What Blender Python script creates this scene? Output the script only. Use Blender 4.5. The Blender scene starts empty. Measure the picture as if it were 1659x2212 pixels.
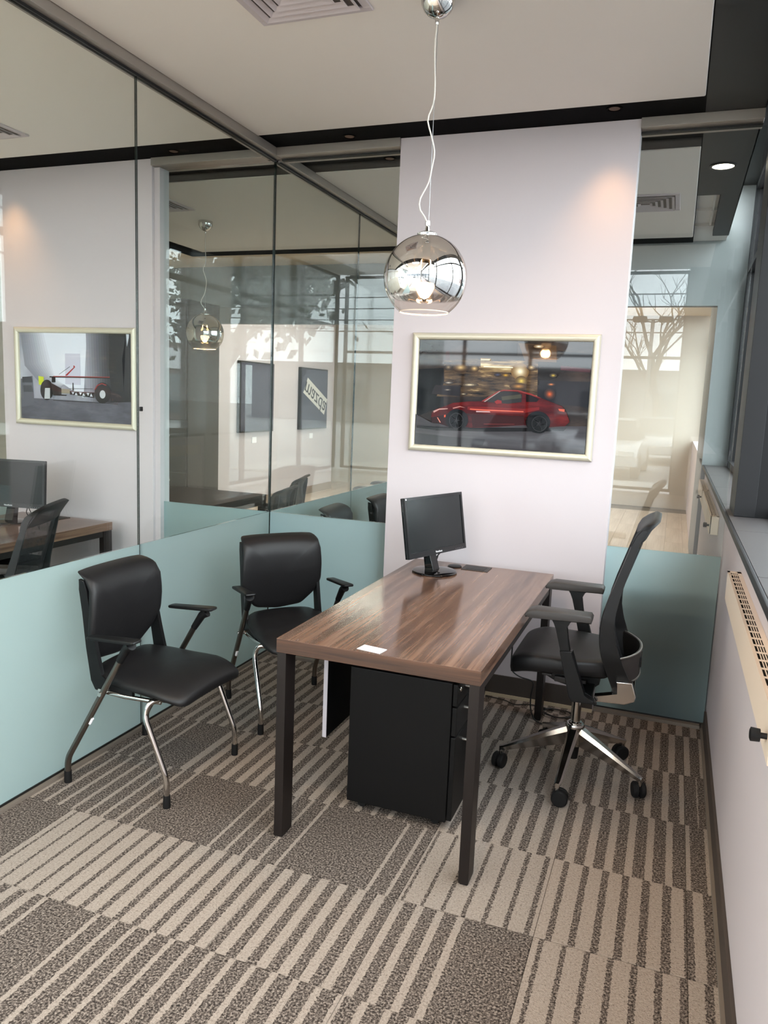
import bpy, bmesh, math, random
from mathutils import Vector, Matrix

C = bpy.context.scene.collection
SC = bpy.context.scene
R = math.radians
random.seed(7)

# ------------------------------------------------------------------ camera
F_PX, PITCH, YAW, ROLL, EYE = 1670.06, 0.1480, 0.3539, 0.0406, 1.5789
cy_, sy_, cp_, sp_ = math.cos(YAW), math.sin(YAW), math.cos(PITCH), math.sin(PITCH)
fwd = Vector((-sy_ * cp_, cy_ * cp_, -sp_))
rgt = Vector((cy_, sy_, 0))
upv = rgt.cross(fwd)
r2 = math.cos(ROLL) * rgt + math.sin(ROLL) * upv
u2 = -math.sin(ROLL) * rgt + math.cos(ROLL) * upv
cam_data = bpy.data.cameras.new('camera')
cam = bpy.data.objects.new('camera', cam_data)
C.objects.link(cam)
M = Matrix((r2, u2, -fwd)).transposed().to_4x4()
M.translation = Vector((0, 0, EYE))
cam.matrix_world = M
cam_data.sensor_fit = 'VERTICAL'
cam_data.sensor_height = 36.0
cam_data.lens = 36.0 * F_PX / 2212.0
cam_data.clip_start = 0.02
cam_data.clip_end = 500
SC.camera = cam

# ------------------------------------------------------------------ sky, exposure
world = bpy.data.worlds.new('overcast_sky')
SC.world = world
world.use_nodes = True
bg = world.node_tree.nodes['Background']
bg.inputs['Color'].default_value = (0.90, 0.945, 1.0, 1)
bg.inputs['Strength'].default_value = 6.0
SC.view_settings.view_transform = 'Standard'
SC.view_settings.look = 'None'
SC.view_settings.gamma = 1.0
SC.view_settings.use_curve_mapping = False
SC.view_settings.exposure = 0.70
SC.cycles.max_bounces = 12
SC.cycles.diffuse_bounces = 5
SC.cycles.glossy_bounces = 6
SC.cycles.transmission_bounces = 8
SC.cycles.transparent_max_bounces = 32
SC.cycles.sample_clamp_indirect = 6.0
SC.cycles.caustics_reflective = False
SC.cycles.caustics_refractive = False
SC.cycles.use_denoising = True

def portal(name, loc, rot, sx, sy):
    l = bpy.data.lights.new(name, 'AREA')
    l.shape = 'RECTANGLE'; l.size = sx; l.size_y = sy
    l.cycles.is_portal = True
    o = bpy.data.objects.new(name, l); C.objects.link(o)
    o.location = loc; o.rotation_euler = rot
    return o
portal('sky_portal_right', (0.62, 3.0, 2.25), (0, R(90), 0), 2.4, 20.0)
portal('sky_portal_front', (-3.1, -7.15, 1.9), (R(90), 0, 0), 7.2, 3.9)
portal('sky_portal_left', (-6.85, -3.0, 2.0), (0, R(-90), 0), 4.0, 8.0)

# ------------------------------------------------------------------ materials
def lin(c):
    return tuple(((x / 255) / 12.92 if x <= 10 else ((x / 255 + 0.055) / 1.055) ** 2.4) for x in c)
MATS = {}
def mat(name, rgb, rough=0.5, metal=0.0, spec=0.5, emit=None, estr=0.0, bump=None, coat=0.0):
    if name in MATS: return MATS[name]
    m = bpy.data.materials.new(name); m.use_nodes = True
    nt = m.node_tree; b = nt.nodes['Principled BSDF']
    b.inputs['Base Color'].default_value = (*lin(rgb), 1)
    b.inputs['Roughness'].default_value = rough
    b.inputs['Metallic'].default_value = metal
    b.inputs['Specular IOR Level'].default_value = spec
    b.inputs['Coat Weight'].default_value = coat
    if emit:
        b.inputs['Emission Color'].default_value = (*lin(emit), 1)
        b.inputs['Emission Strength'].default_value = estr
    if bump:
        sc_, st, dist = bump
        tc = nt.nodes.new('ShaderNodeTexCoord'); n = nt.nodes.new('ShaderNodeTexNoise'); bp = nt.nodes.new('ShaderNodeBump')
        n.inputs['Scale'].default_value = sc_; n.inputs['Detail'].default_value = 3
        bp.inputs['Strength'].default_value = st; bp.inputs['Distance'].default_value = dist
        nt.links.new(tc.outputs['Object'], n.inputs['Vector'])
        nt.links.new(n.outputs['Fac'], bp.inputs['Height'])
        nt.links.new(bp.outputs['Normal'], b.inputs['Normal'])
    MATS[name] = m
    return m

class NT:
    def __init__(s, name):
        s.m = bpy.data.materials.new(name); s.m.use_nodes = True
        s.nt = s.m.node_tree; s.nt.nodes.clear()
        s.out = s.nt.nodes.new('ShaderNodeOutputMaterial')
    def n(s, t, **kw):
        nd = s.nt.nodes.new(t)
        for k, v in kw.items():
            if k.startswith('i_'):
                nd.inputs[k[2:].replace('_', ' ')].default_value = v
            else: setattr(nd, k, v)
        return nd
    def l(s, a, b): s.nt.links.new(a, b)
    def math(s, op, a, b=None, c=None, clamp=False):
        nd = s.nt.nodes.new('ShaderNodeMath'); nd.operation = op; nd.use_clamp = clamp
        for i, v in enumerate((a, b, c)):
            if v is None: continue
            if isinstance(v, (int, float)): nd.inputs[i].default_value = v
            else: s.l(v, nd.inputs[i])
        return nd.outputs[0]
    def fresnel(s, f0=0.04):
        g = s.n('ShaderNodeNewGeometry'); d = s.n('ShaderNodeVectorMath', operation='DOT_PRODUCT')
        s.l(g.outputs['Normal'], d.inputs[0]); s.l(g.outputs['Incoming'], d.inputs[1])
        a = s.math('ABSOLUTE', d.outputs['Value'])
        p = s.math('POWER', s.math('SUBTRACT', 1.0, a, clamp=True), 5.0)
        return s.math('MULTIPLY_ADD', p, 1.0 - f0, f0)
    def ramp(s, fac, stops):
        r = s.n('ShaderNodeValToRGB'); e = r.color_ramp.elements
        e[0].position, e[0].color = stops[0][0], (*lin(stops[0][1]), 1)
        e[1].position, e[1].color = stops[-1][0], (*lin(stops[-1][1]), 1)
        for p, c in stops[1:-1]:
            x = e.new(p); x.color = (*lin(c), 1)
        s.l(fac, r.inputs['Fac'])
        return r.outputs['Color']

def glass_mat(name, tint, f0=0.043):
    t = NT(name)
    tr = t.n('ShaderNodeBsdfTransparent'); tr.inputs['Color'].default_value = (*tint, 1)
    gl = t.n('ShaderNodeBsdfGlossy'); gl.inputs['Roughness'].default_value = 0.0
    mx = t.n('ShaderNodeMixShader')
    t.l(t.fresnel(f0), mx.inputs[0]); t.l(tr.outputs[0], mx.inputs[1]); t.l(gl.outputs[0], mx.inputs[2])
    t.l(mx.outputs[0], t.out.inputs[0])
    return t.m
GLASS = glass_mat('clear_partition_glass', (0.945, 0.972, 0.96))
WGLASS = glass_mat('window_glass', (0.96, 0.985, 0.98))
BULBGLASS = glass_mat('thin_glass', (0.97, 0.96, 0.94))

def frost_mat():
    t = NT('frosted_film')
    tl = t.n('ShaderNodeBsdfTranslucent'); tl.inputs['Color'].default_value = (0.53, 0.71, 0.735, 1)
    df = t.n('ShaderNodeBsdfDiffuse'); df.inputs['Color'].default_value = (0.52, 0.68, 0.70, 1)
    m1 = t.n('ShaderNodeMixShader'); m1.inputs[0].default_value = 0.20
    t.l(tl.outputs[0], m1.inputs[1]); t.l(df.outputs[0], m1.inputs[2])
    gl = t.n('ShaderNodeBsdfGlossy'); gl.inputs['Roughness'].default_value = 0.12
    m2 = t.n('ShaderNodeMixShader')
    t.l(t.fresnel(0.03), m2.inputs[0]); t.l(m1.outputs[0], m2.inputs[1]); t.l(gl.outputs[0], m2.inputs[2])
    t.l(m2.outputs[0], t.out.inputs[0])
    return t.m
FROST = frost_mat()

def mirror_shade_mat():
    # smoked glass, silvered on the upper part and fading to clear at the open bottom
    t = NT('silvered_glass')
    tc = t.n('ShaderNodeTexCoord'); sp = t.n('ShaderNodeSeparateXYZ'); t.l(tc.outputs['Object'], sp.inputs[0])
    mr = t.n('ShaderNodeMapRange', interpolation_type='SMOOTHSTEP')
    mr.inputs['From Min'].default_value = -0.074; mr.inputs['From Max'].default_value = -0.063
    mr.inputs['To Min'].default_value = 0.02; mr.inputs['To Max'].default_value = 0.88
    t.l(sp.outputs['Z'], mr.inputs['Value'])
    fac = t.math('MAXIMUM', mr.outputs[0], t.fresnel(0.05))
    tr = t.n('ShaderNodeBsdfTransparent'); tr.inputs['Color'].default_value = (0.90, 0.86, 0.82, 1)
    gl = t.n('ShaderNodeBsdfGlossy'); gl.inputs['Roughness'].default_value = 0.0
    gl.inputs['Color'].default_value = (0.80, 0.79, 0.78, 1)
    mx = t.n('ShaderNodeMixShader')
    t.l(fac, mx.inputs[0]); t.l(tr.outputs[0], mx.inputs[1]); t.l(gl.outputs[0], mx.inputs[2])
    t.l(mx.outputs[0], t.out.inputs[0])
    return t.m
SILVERED = mirror_shade_mat()

def carpet_mat():
    # one printed stripe pattern; pitch fixed, stripe width and solid zones read from each tile
    t = NT('striped_carpet')
    def at(n):
        a = t.n('ShaderNodeAttribute', attribute_type='OBJECT'); a.attribute_name = n
        return a.outputs['Fac']
    tc = t.n('ShaderNodeTexCoord'); sp = t.n('ShaderNodeSeparateXYZ'); t.l(tc.outputs['Object'], sp.inputs[0])
    nz = t.n('ShaderNodeTexNoise'); nz.inputs['Scale'].default_value = 120; nz.inputs['Detail'].default_value = 1
    t.l(tc.outputs['Object'], nz.inputs['Vector'])
    jit = t.math('MULTIPLY', t.math('SUBTRACT', nz.outputs['Fac'], 0.5), 0.012)
    x = t.math('ADD', t.math('ADD', sp.outputs['X'], 0.216), jit)
    ux = t.math('DIVIDE', x, 0.432)
    ph = t.math('FRACT', t.math('DIVIDE', t.math('ADD', x, at('phase')), 0.432 / 6.5))
    w = t.math('ADD', at('w0'), t.math('MULTIPLY', ux, t.math('SUBTRACT', at('w1'), at('w0'))))
    light = t.math('LESS_THAN', ph, t.math('DIVIDE', w, 0.432 / 6.5))
    keep = t.math('MULTIPLY', t.math('GREATER_THAN', ux, at('s0')), t.math('LESS_THAN', ux, at('s1')))
    light = t.math('MULTIPLY', light, keep)
    geo = t.n('ShaderNodeNewGeometry')
    vo = t.n('ShaderNodeTexNoise'); vo.inputs['Scale'].default_value = 150; vo.inputs['Detail'].default_value = 2.5; vo.inputs['Roughness'].default_value = 0.7
    t.l(geo.outputs['Position'], vo.inputs['Vector'])
    v2 = t.n('ShaderNodeTexNoise'); v2.inputs['Scale'].default_value = 320; v2.inputs['Detail'].default_value = 1
    t.l(geo.outputs['Position'], v2.inputs['Vector'])
    dark = t.ramp(vo.outputs['Fac'], [(0.36, (42, 37, 34)), (0.50, (96, 87, 81)), (0.64, (158, 146, 136))])
    lite = t.ramp(vo.outputs['Fac'], [(0.27, (96, 86, 79)), (0.40, (153, 141, 131)), (0.7, (175, 163, 152))])
    mx = t.n('ShaderNodeMix', data_type='RGBA')
    t.l(light, mx.inputs['Factor']); t.l(dark, mx.inputs['A']); t.l(lite, mx.inputs['B'])
    b = t.n('ShaderNodeBsdfPrincipled'); b.inputs['Roughness'].default_value = 0.95; b.inputs['Specular IOR Level'].default_value = 0.1
    t.l(mx.outputs['Result'], b.inputs['Base Color'])
    bp = t.n('ShaderNodeBump'); bp.inputs['Strength'].default_value = 0.6; bp.inputs['Distance'].default_value = 0.004
    t.l(t.math('ADD', vo.outputs['Fac'], v2.outputs['Fac']), bp.inputs['Height']); t.l(bp.outputs['Normal'], b.inputs['Normal'])
    t.l(b.outputs[0], t.out.inputs[0])
    return t.m
CARPET = carpet_mat()

def wood_mat(name, stops, scale, rough, axis='Y', bump=0.05):
    t = NT(name)
    tc = t.n('ShaderNodeTexCoord'); mp = t.n('ShaderNodeMapping')
    s = [scale, scale, scale]
    s['XYZ'.index(axis)] = scale * 0.03
    mp.inputs['Scale'].default_value = s
    t.l(tc.outputs['Object'], mp.inputs['Vector'])
    n1 = t.n('ShaderNodeTexNoise'); n1.inputs['Scale'].default_value = 1.0; n1.inputs['Detail'].default_value = 5; n1.inputs['Roughness'].default_value = 0.62
    n1.inputs['Distortion'].default_value = 0.1
    t.l(mp.outputs[0], n1.inputs['Vector'])
    mp2 = t.n('ShaderNodeMapping'); mp2.inputs['Scale'].default_value = [v * 9 for v in s]; t.l(tc.outputs['Object'], mp2.inputs['Vector'])
    n2 = t.n('ShaderNodeTexNoise'); n2.inputs['Scale'].default_value = 1.0; n2.inputs['Detail'].default_value = 3
    t.l(mp2.outputs[0], n2.inputs['Vector'])
    f = t.math('ADD', t.math('MULTIPLY', n1.outputs['Fac'], 0.72), t.math('MULTIPLY', n2.outputs['Fac'], 0.28))
    col = t.ramp(f, stops)
    b = t.n('ShaderNodeBsdfPrincipled'); b.inputs['Roughness'].default_value = rough
    t.l(col, b.inputs['Base Color'])
    bp = t.n('ShaderNodeBump'); bp.inputs['Strength'].default_value = bump; bp.inputs['Distance'].default_value = 0.001
    t.l(n2.outputs['Fac'], bp.inputs['Height']); t.l(bp.outputs['Normal'], b.inputs['Normal'])
    t.l(b.outputs[0], t.out.inputs[0])
    return t.m
WALNUT = wood_mat('walnut_laminate', [(0.34, (58, 42, 35)), (0.45, (88, 64, 52)), (0.54, (112, 84, 68)), (0.66, (132, 103, 86))], 15, 0.15, bump=0.0)
WALNUT_X = wood_mat('walnut_edge', [(0.34, (50, 34, 26)), (0.46, (72, 48, 35)), (0.55, (88, 60, 44)), (0.66, (104, 75, 57))], 18, 0.3, axis='X', bump=0.0)
PLANK = wood_mat('pale_wood_plank', [(0.3, (172, 156, 140)), (0.5, (200, 184, 168)), (0.7, (214, 200, 186))], 9, 0.35)

def mesh_fabric_mat():
    t = NT('black_mesh_fabric')
    tr = t.n('ShaderNodeBsdfTransparent'); df = t.n('ShaderNodeBsdfPrincipled')
    df.inputs['Base Color'].default_value = (*lin((34, 34, 37)), 1); df.inputs['Roughness'].default_value = 0.7
    mx = t.n('ShaderNodeMixShader'); mx.inputs[0].default_value = 0.74
    t.l(tr.outputs[0], mx.inputs[1]); t.l(df.outputs[0], mx.inputs[2]); t.l(mx.outputs[0], t.out.inputs[0])
    return t.m
MESHFAB = mesh_fabric_mat()

WHITE = mat('white_wall_paint', (204, 195, 198), 0.55, bump=(350, 0.03, 0.001))
CEIL = mat('white_ceiling_paint', (241, 235, 228), 0.6, bump=(300, 0.02, 0.001))
BLACKCEIL = mat('black_ceiling_paint', (5, 5, 6), 0.6, spec=0.03)
CHARCOAL = mat('charcoal_paint', (18, 18, 20), 0.5, spec=0.25)
ALU = mat('satin_aluminium', (158, 150, 142), 0.42, 0.55)
GREYTRIM = mat('grey_trim', (120, 110, 100), 0.5)
GASKET = mat('black_gasket', (14, 14, 14), 0.5)
JOINT = mat('glass_joint', (18, 30, 28), 0.15)
BASEBOARD = mat('dark_rubber_baseboard', (66, 57, 51), 0.55)
CREAM = mat('cream_strip', (196, 178, 150), 0.6)
LEATHER = mat('black_leather', (22, 21, 22), 0.46, spec=0.35, bump=(420, 0.12, 0.0006))
BLKPLASTIC = mat('black_plastic', (14, 14, 15), 0.45, spec=0.3)
GREYPLASTIC = mat('dark_grey_plastic', (52, 48, 46), 0.5, spec=0.35)
CHROME = mat('chrome', (205, 203, 200), 0.07, 1.0)
GUNMETAL = mat('gunmetal_tube', (128, 122, 116), 0.28, 1.0)
POLISHED = mat('polished_aluminium', (190, 186, 182), 0.16, 1.0)
SATIN = mat('satin_silver', (170, 166, 160), 0.3, 0.9)
RUBBER = mat('black_rubber', (16, 15, 15), 0.7, spec=0.3)
DESKLEG = mat('dark_bronze_metal', (28, 22, 20), 0.42, spec=0.3)
PEDESTAL = mat('black_powder_coat', (12, 11, 11), 0.5, spec=0.2)
PANELBLK = mat('black_panel', (9, 9, 10), 0.4, spec=0.2)
EDGEBAND = mat('pale_edge_band', (190, 184, 190), 0.35)
MONBLK = mat('monitor_plastic', (22, 22, 24), 0.3)
GLOSSBLK = mat('gloss_black', (7, 7, 8), 0.04)
SCREEN = mat('dark_screen', (28, 31, 32), 0.26, spec=0.35)
CHAMP = mat('champagne_frame', (210, 203, 184), 0.34, 0.2)
PAPER = mat('white_card', (244, 243, 246), 0.6)
INKBLUE = mat('faded_blue_ink', (176, 186, 226), 0.7)
INKGREY = mat('faded_grey_ink', (205, 206, 212), 0.7)
WIRE = mat('white_cord', (222, 216, 208), 0.5)
STEELWIRE = mat('steel_wire', (170, 170, 170), 0.3, 1.0)
CABLE = mat('black_cable', (20, 20, 20), 0.5)
WINFRAME = mat('dark_window_frame', (26, 26, 28), 0.45, spec=0.3)
SILLTILE = mat('slate_grey_tile', (70, 67, 67), 0.5, spec=0.35, bump=(40, 0.05, 0.002))
GROUT = mat('grey_grout', (128, 124, 120), 0.8)
HEATER = mat('cream_enamel', (226, 208, 190), 0.4)
HOLLOW = mat('dark_hollow', (16, 14, 13), 0.8)
WARMWALL = mat('beige_wall_paint', (208, 198, 184), 0.6)
COOLWALL = mat('pale_grey_wall_paint', (138, 142, 143), 0.6)
BULB = mat('glowing_bulb', (255, 240, 220), 0.4, emit=(255, 196, 130), estr=24)
DISC = mat('lit_downlight_lens', (255, 250, 240), 0.5, emit=(255, 240, 214), estr=9)
WARMLENS = mat('recessed_warm_lens', (40, 32, 26), 0.5, emit=(255, 176, 110), estr=0.02)
TUBE = mat('lit_ceiling_panel', (255, 248, 235), 0.5, emit=(255, 246, 234), estr=11.0)
ASPHALT = mat('grey_asphalt', (178, 177, 175), 0.9, bump=(60, 0.2, 0.01))
BARK = mat('brown_bark', (70, 60, 54), 0.9)
LEAF = mat('dark_green_leaf', (58, 66, 50), 0.6)
PAVE = mat('pale_pavement', (214, 211, 205), 0.9)

# ------------------------------------------------------------------ object helpers
def fin(name, bm, mats, parent=None, smooth=None, loc=None):
    bmesh.ops.recalc_face_normals(bm, faces=bm.faces[:])
    me = bpy.data.meshes.new(name)
    bm.to_mesh(me); bm.free()
    for m in (mats if isinstance(mats, (list, tuple)) else [mats]): me.materials.append(m)
    if smooth is not None:
        me.polygons.foreach_set('use_smooth', [True] * len(me.polygons))
        me.set_sharp_from_angle(angle=R(smooth))
    o = bpy.data.objects.new(name, me); C.objects.link(o)
    if smooth is not None and smooth <= 40:   # keeps broad faces flat next to small bevels
        w = o.modifiers.new('weighted_normals', 'WEIGHTED_NORMAL'); w.keep_sharp = True
    if parent: o.parent = parent
    if loc: o.location = loc
    return o
def tag(o, label=None, cat=None, group=None, kind=None):
    if label: o['label'] = label
    if cat: o['category'] = cat
    if group: o['group'] = group
    if kind: o['kind'] = kind
    return o
def empty(name, loc=(0, 0, 0), rz=0.0, label=None, cat=None, group=None, kind=None):
    o = bpy.data.objects.new(name, None); C.objects.link(o)
    o.empty_display_size = 0.1
    o.location = loc; o.rotation_euler = (0, 0, rz)
    return tag(o, label, cat, group, kind)
def dup(o, loc=None, rz=None, label=None, group=None, parent=None):
    c = o.copy(); C.objects.link(c)
    if parent: c.parent = parent
    for ch in list(o.children): dup(ch, parent=c)
    if loc is not None: c.location = loc
    if rz is not None: c.rotation_euler = (0, 0, rz)
    if label: c['label'] = label
    if group: c['group'] = group
    return c
def box(bm, x0, x1, y0, y1, z0, z1, mi=0, bev=0.0, seg=2):
    vs = [bm.verts.new((x, y, z)) for x in (x0, x1) for y in (y0, y1) for z in (z0, z1)]
    fs = [bm.faces.new([vs[i] for i in q]) for q in ((0, 1, 3, 2), (4, 6, 7, 5), (0, 4, 5, 1), (2, 3, 7, 6), (0, 2, 6, 4), (1, 5, 7, 3))]
    for f in fs: f.material_index = mi
    if bev > 0:
        es = list({e for f in fs for e in f.edges})
        r = bmesh.ops.bevel(bm, geom=es, offset=bev, segments=seg, affect='EDGES', profile=0.5)
        for f in r['faces']: f.material_index = mi
    return fs
def bx(name, x0, x1, y0, y1, z0, z1, m, parent=None, bev=0.0, smooth=None):
    bm = bmesh.new(); box(bm, x0, x1, y0, y1, z0, z1, 0, bev)
    return fin(name, bm, m, parent, smooth if smooth else (40 if bev else None))
def fillet(pts, rad, n=5):
    pts = [Vector(p) for p in pts]; out = [pts[0]]
    for a, b, c in zip(pts, pts[1:], pts[2:]):
        d1, d2 = (a - b), (c - b)
        r = min(rad, d1.length * 0.48, d2.length * 0.48)
        p, q = b + d1.normalized() * r, b + d2.normalized() * r
        for i in range(n + 1):
            t = i / n
            out.append((1 - t) ** 2 * p + 2 * t * (1 - t) * b + t * t * q)
    out.append(pts[-1])
    return out
def tube(bm, pts, r, seg=12, mi=0, rx=None, cap=True):
    """round (or, with rx, elliptic) tube; r may be a list"""
    pts = [Vector(p) for p in pts]; n = len(pts)
    rs = r if isinstance(r, (list, tuple)) else [r] * n
    t0 = (pts[1] - pts[0]).normalized()
    ref = Vector((0, 0, 1)) if abs(t0.z) < 0.9 else Vector((0, 1, 0))
    nrm = (ref - t0 * ref.dot(t0)).normalized()
    rings = []
    for i, p in enumerate(pts):
        t = (pts[min(i + 1, n - 1)] - pts[max(i - 1, 0)]).normalized()
        nrm = (nrm - t * nrm.dot(t)).normalized()
        bi = t.cross(nrm)
        k = (rx / rs[i]) if rx else 1.0
        rings.append([bm.verts.new(p + nrm * (rs[i] * math.cos(2 * math.pi * j / seg)) + bi * (rs[i] * k * math.sin(2 * math.pi * j / seg))) for j in range(seg)])
    for a, b in zip(rings, rings[1:]):
        for j in range(seg):
            f = bm.faces.new((a[j], a[(j + 1) % seg], b[(j + 1) % seg], b[j])); f.material_index = mi
    if cap:
        bm.faces.new(rings[0][::-1]).material_index = mi; bm.faces.new(rings[-1]).material_index = mi
def tb(name, pts, r, m, parent=None, seg=12, rad=None, **k):
    bm = bmesh.new(); tube(bm, fillet(pts, rad) if rad else pts, r, seg, **k)
    return fin(name, bm, m, parent, 50)
def lathe(bm, prof, seg=32, c=(0, 0, 0), mi=0, axis='Z'):
    rings = []
    for r, z in prof:
        ring = []
        for j in range(seg):
            a = 2 * math.pi * j / seg
            p = (r * math.cos(a), r * math.sin(a), z)
            if axis == 'Y': p = (p[0], p[2], p[1])
            if axis == 'X': p = (p[2], p[0], p[1])
            ring.append(bm.verts.new((c[0] + p[0], c[1] + p[1], c[2] + p[2])))
        rings.append(ring)
    for a, b in zip(rings, rings[1:]):
        for j in range(seg):
            bm.faces.new((a[j], a[(j + 1) % seg], b[(j + 1) % seg], b[j])).material_index = mi
    if prof[0][0] > 1e-6: bm.faces.new(rings[0][::-1]).material_index = mi
    if prof[-1][0] > 1e-6: bm.faces.new(rings[-1]).material_index = mi
    bmesh.ops.remove_doubles(bm, verts=[v for rg in rings for v in rg], dist=1e-6)
def lt(name, prof, m, parent=None, seg=32, c=(0, 0, 0), axis='Z', smooth=40):
    bm = bmesh.new(); lathe(bm, prof, seg, c, 0, axis)
    return fin(name, bm, m, parent, smooth)
def prism(bm, poly, axis, a0, a1, mi=0, bev=0.0):
    """polygon in the two other axes (in XYZ order), extruded along axis"""
    def P(p, a):
        q = list(p); q.insert('XYZ'.index(axis), a); return q
    A = [bm.verts.new(P(p, a0)) for p in poly]; B = [bm.verts.new(P(p, a1)) for p in poly]
    fs = [bm.faces.new(A), bm.faces.new(B[::-1])]
    for i in range(len(poly)):
        j = (i + 1) % len(poly); fs.append(bm.faces.new((A[i], B[i], B[j], A[j])))
    for f in fs: f.material_index = mi
    if bev:
        bmesh.ops.bevel(bm, geom=list({e for f in fs[:2] for e in f.edges}), offset=bev, segments=2, affect='EDGES', profile=0.5)
def pz(name, poly, axis, a0, a1, m, parent=None, bev=0.0):
    bm = bmesh.new(); prism(bm, poly, axis, a0, a1, 0, bev)
    return fin(name, bm, m, parent, 35)
def cushion(bm, outline, levels, fn, mi=0):
    """outline: closed 2D list; levels: (scale, depth) rings from underside to top; fn(s,t,d)->xyz"""
    cx = sum(p[0] for p in outline) / len(outline); cz = sum(p[1] for p in outline) / len(outline)
    rings = []
    for sc_, d in levels:
        rings.append([bm.verts.new(fn(cx + (p[0] - cx) * sc_, cz + (p[1] - cz) * sc_, d)) for p in outline])
    n = len(outline)
    for a, b in zip(rings, rings[1:]):
        for j in range(n):
            bm.faces.new((a[j], a[(j + 1) % n], b[(j + 1) % n], b[j])).material_index = mi
    for ring, lv in ((rings[0], levels[0]), (rings[-1], levels[-1])):
        c = bm.verts.new(fn(cx, cz, lv[1]))
        for j in range(n): bm.faces.new((ring[j], ring[(j + 1) % n], c)).material_index = mi
def smooth_outline(pts, rad, n=5):
    k = len(pts); out = []
    for i in range(k):
        a, b, c = Vector(pts[i - 1]), Vector(pts[i]), Vector(pts[(i + 1) % k])
        d1, d2 = a - b, c - b
        r = min(rad, d1.length * 0.45, d2.length * 0.45)
        p, q = b + d1.normalized() * r, b + d2.normalized() * r
        for j in range(n + 1):
            t = j / n; out.append(tuple((1 - t) ** 2 * p + 2 * t * (1 - t) * b + t * t * q))
    # densify long runs
    res = []
    for i in range(len(out)):
        a, b = Vector(out[i]), Vector(out[(i + 1) % len(out)])
        m = max(1, int((b - a).length / 0.045))
        for j in range(m): res.append(tuple(a + (b - a) * j / m))
    return res
def text_mesh(body, size, extrude=0.001):
    cu = bpy.data.curves.new('lettering', 'FONT'); cu.body = body; cu.size = size; cu.extrude = extrude
    cu.align_x = 'CENTER'; cu.align_y = 'CENTER'
    o = bpy.data.objects.new('lettering', cu); C.objects.link(o)
    dg = bpy.context.evaluated_depsgraph_get()
    me = bpy.data.meshes.new_from_object(o.evaluated_get(dg))
    bpy.data.objects.remove(o); bpy.data.curves.remove(cu)
    return me
def text(name, body, size, m, parent, matrix, extrude=0.001):
    me = text_mesh(body, size, extrude); me.materials.clear(); me.materials.append(m)
    o = bpy.data.objects.new(name, me); C.objects.link(o)
    o.parent = parent; o.matrix_basis = matrix
    return o
def frame_matrix(xa, ya, org):
    xa, ya = Vector(xa).normalized(), Vector(ya).normalized()
    m = Matrix((xa, ya, xa.cross(ya))).transposed().to_4x4(); m.translation = Vector(org)
    return m
def interp(tab, t):
    if t <= tab[0][0]: return tab[0][1]
    for (a, va), (b, vb) in zip(tab, tab[1:]):
        if t <= b:
            k = (t - a) / (b - a)
            return va + (vb - va) * k
    return tab[-1][1]

# ------------------------------------------------------------------ levels of the building
XL, YB, XR = -2.2257, 4.045, 0.27          # left glass, back glass, right wall
ZF, ZH, ZC, ZB = 0.8735, 2.851, 2.900, 2.906  # frost top, glass top, ceiling panel, black ceiling
XW = 0.44                                   # window plane
XLL = -4.74                                 # left wall of the neighbour office
YO, YE = 1.19, 6.92                         # open front of our row, open front of the row behind

# ------------------------------------------------------------------ floor
floor = bx('floor', -7.0, 0.6, -7.2, 13.2, -0.12, -0.007, GREYTRIM)
tag(floor, 'floor of striped grey and beige carpet tiles with pale planks outside the offices', 'floor', kind='structure')
TW = 0.432
bm = bmesh.new(); box(bm, -TW / 2 + 0.0006, TW / 2 - 0.0006, -TW / 2 + 0.0006, TW / 2 - 0.0006, -0.006, 0, 0, 0.0012, 1)
tile0 = fin('carpet_tile', bm, CARPET, floor); TILE_ME = tile0.data
def tile_attr(o, w0, w1, s0=-9.0, s1=9.0, *, phase=0.0):
    o['w0'] = float(w0); o['w1'] = float(w1); o['s0'] = float(s0); o['s1'] = float(s1); o['phase'] = float(phase)
XT0 = -2.422
rows = {   # y0: (phase, tiles from x=-2.422 on: w0, w1, solid-from, solid-to)
    0.418: (0.01, [(.03, .03), (.03, .03), (.045, .04), (.05, .045), (.05, .05), (.045, .04), (.03, .03)]),
    0.850: (0.0, [(.03, .026), (.024, .02), (.018, .018), (.052, .05), (.052, .05), (.05, .046), (.045, .04)]),
    1.282: (0.012, [(.03, .033), (.034, .032, -9, .70), (.015, .018), (.018, .021), (.021, .021), (.02, .016), (.016, .016)]),
    1.714: (0.0, [(.012, .012, -9, .52), (.058, .046), (.045, .037), (.036, .028), (.027, .018, -9, .60), (.053, .045), (.044, .04)]),
    2.148: (-0.02, [(.015, .017), (.017, .016, -9, .62), (.012, .013, .23, 9), (.012, .013, .63, 9), (.056, .049), (.048, .038), (.032, .028)]),
    2.580: (0.0, [(.017, .017), (.036, .033, .34, 9), (.034, .030), (.022, .018, -9, .7), (.038, .034), (.033, .022), (.016, .012)]),
    3.012: (0.02, [(.03, .03), (.034, .03), (.03, .03), (.03, .03), (.043, .036), (.033, .024), (.005, .003)]),
    3.444: (0.0, [(.038, .036), (.036, .034), (.034, .03), (.03, .03), (.036, .034), (.033, .028), (.026, .022)]),
    3.876: (0.035, [(.03, .03), (.034, .03), (.03, .03), (.03, .03), (.034, .032), (.032, .03), (.03, .026)]),
}
first = True
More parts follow.
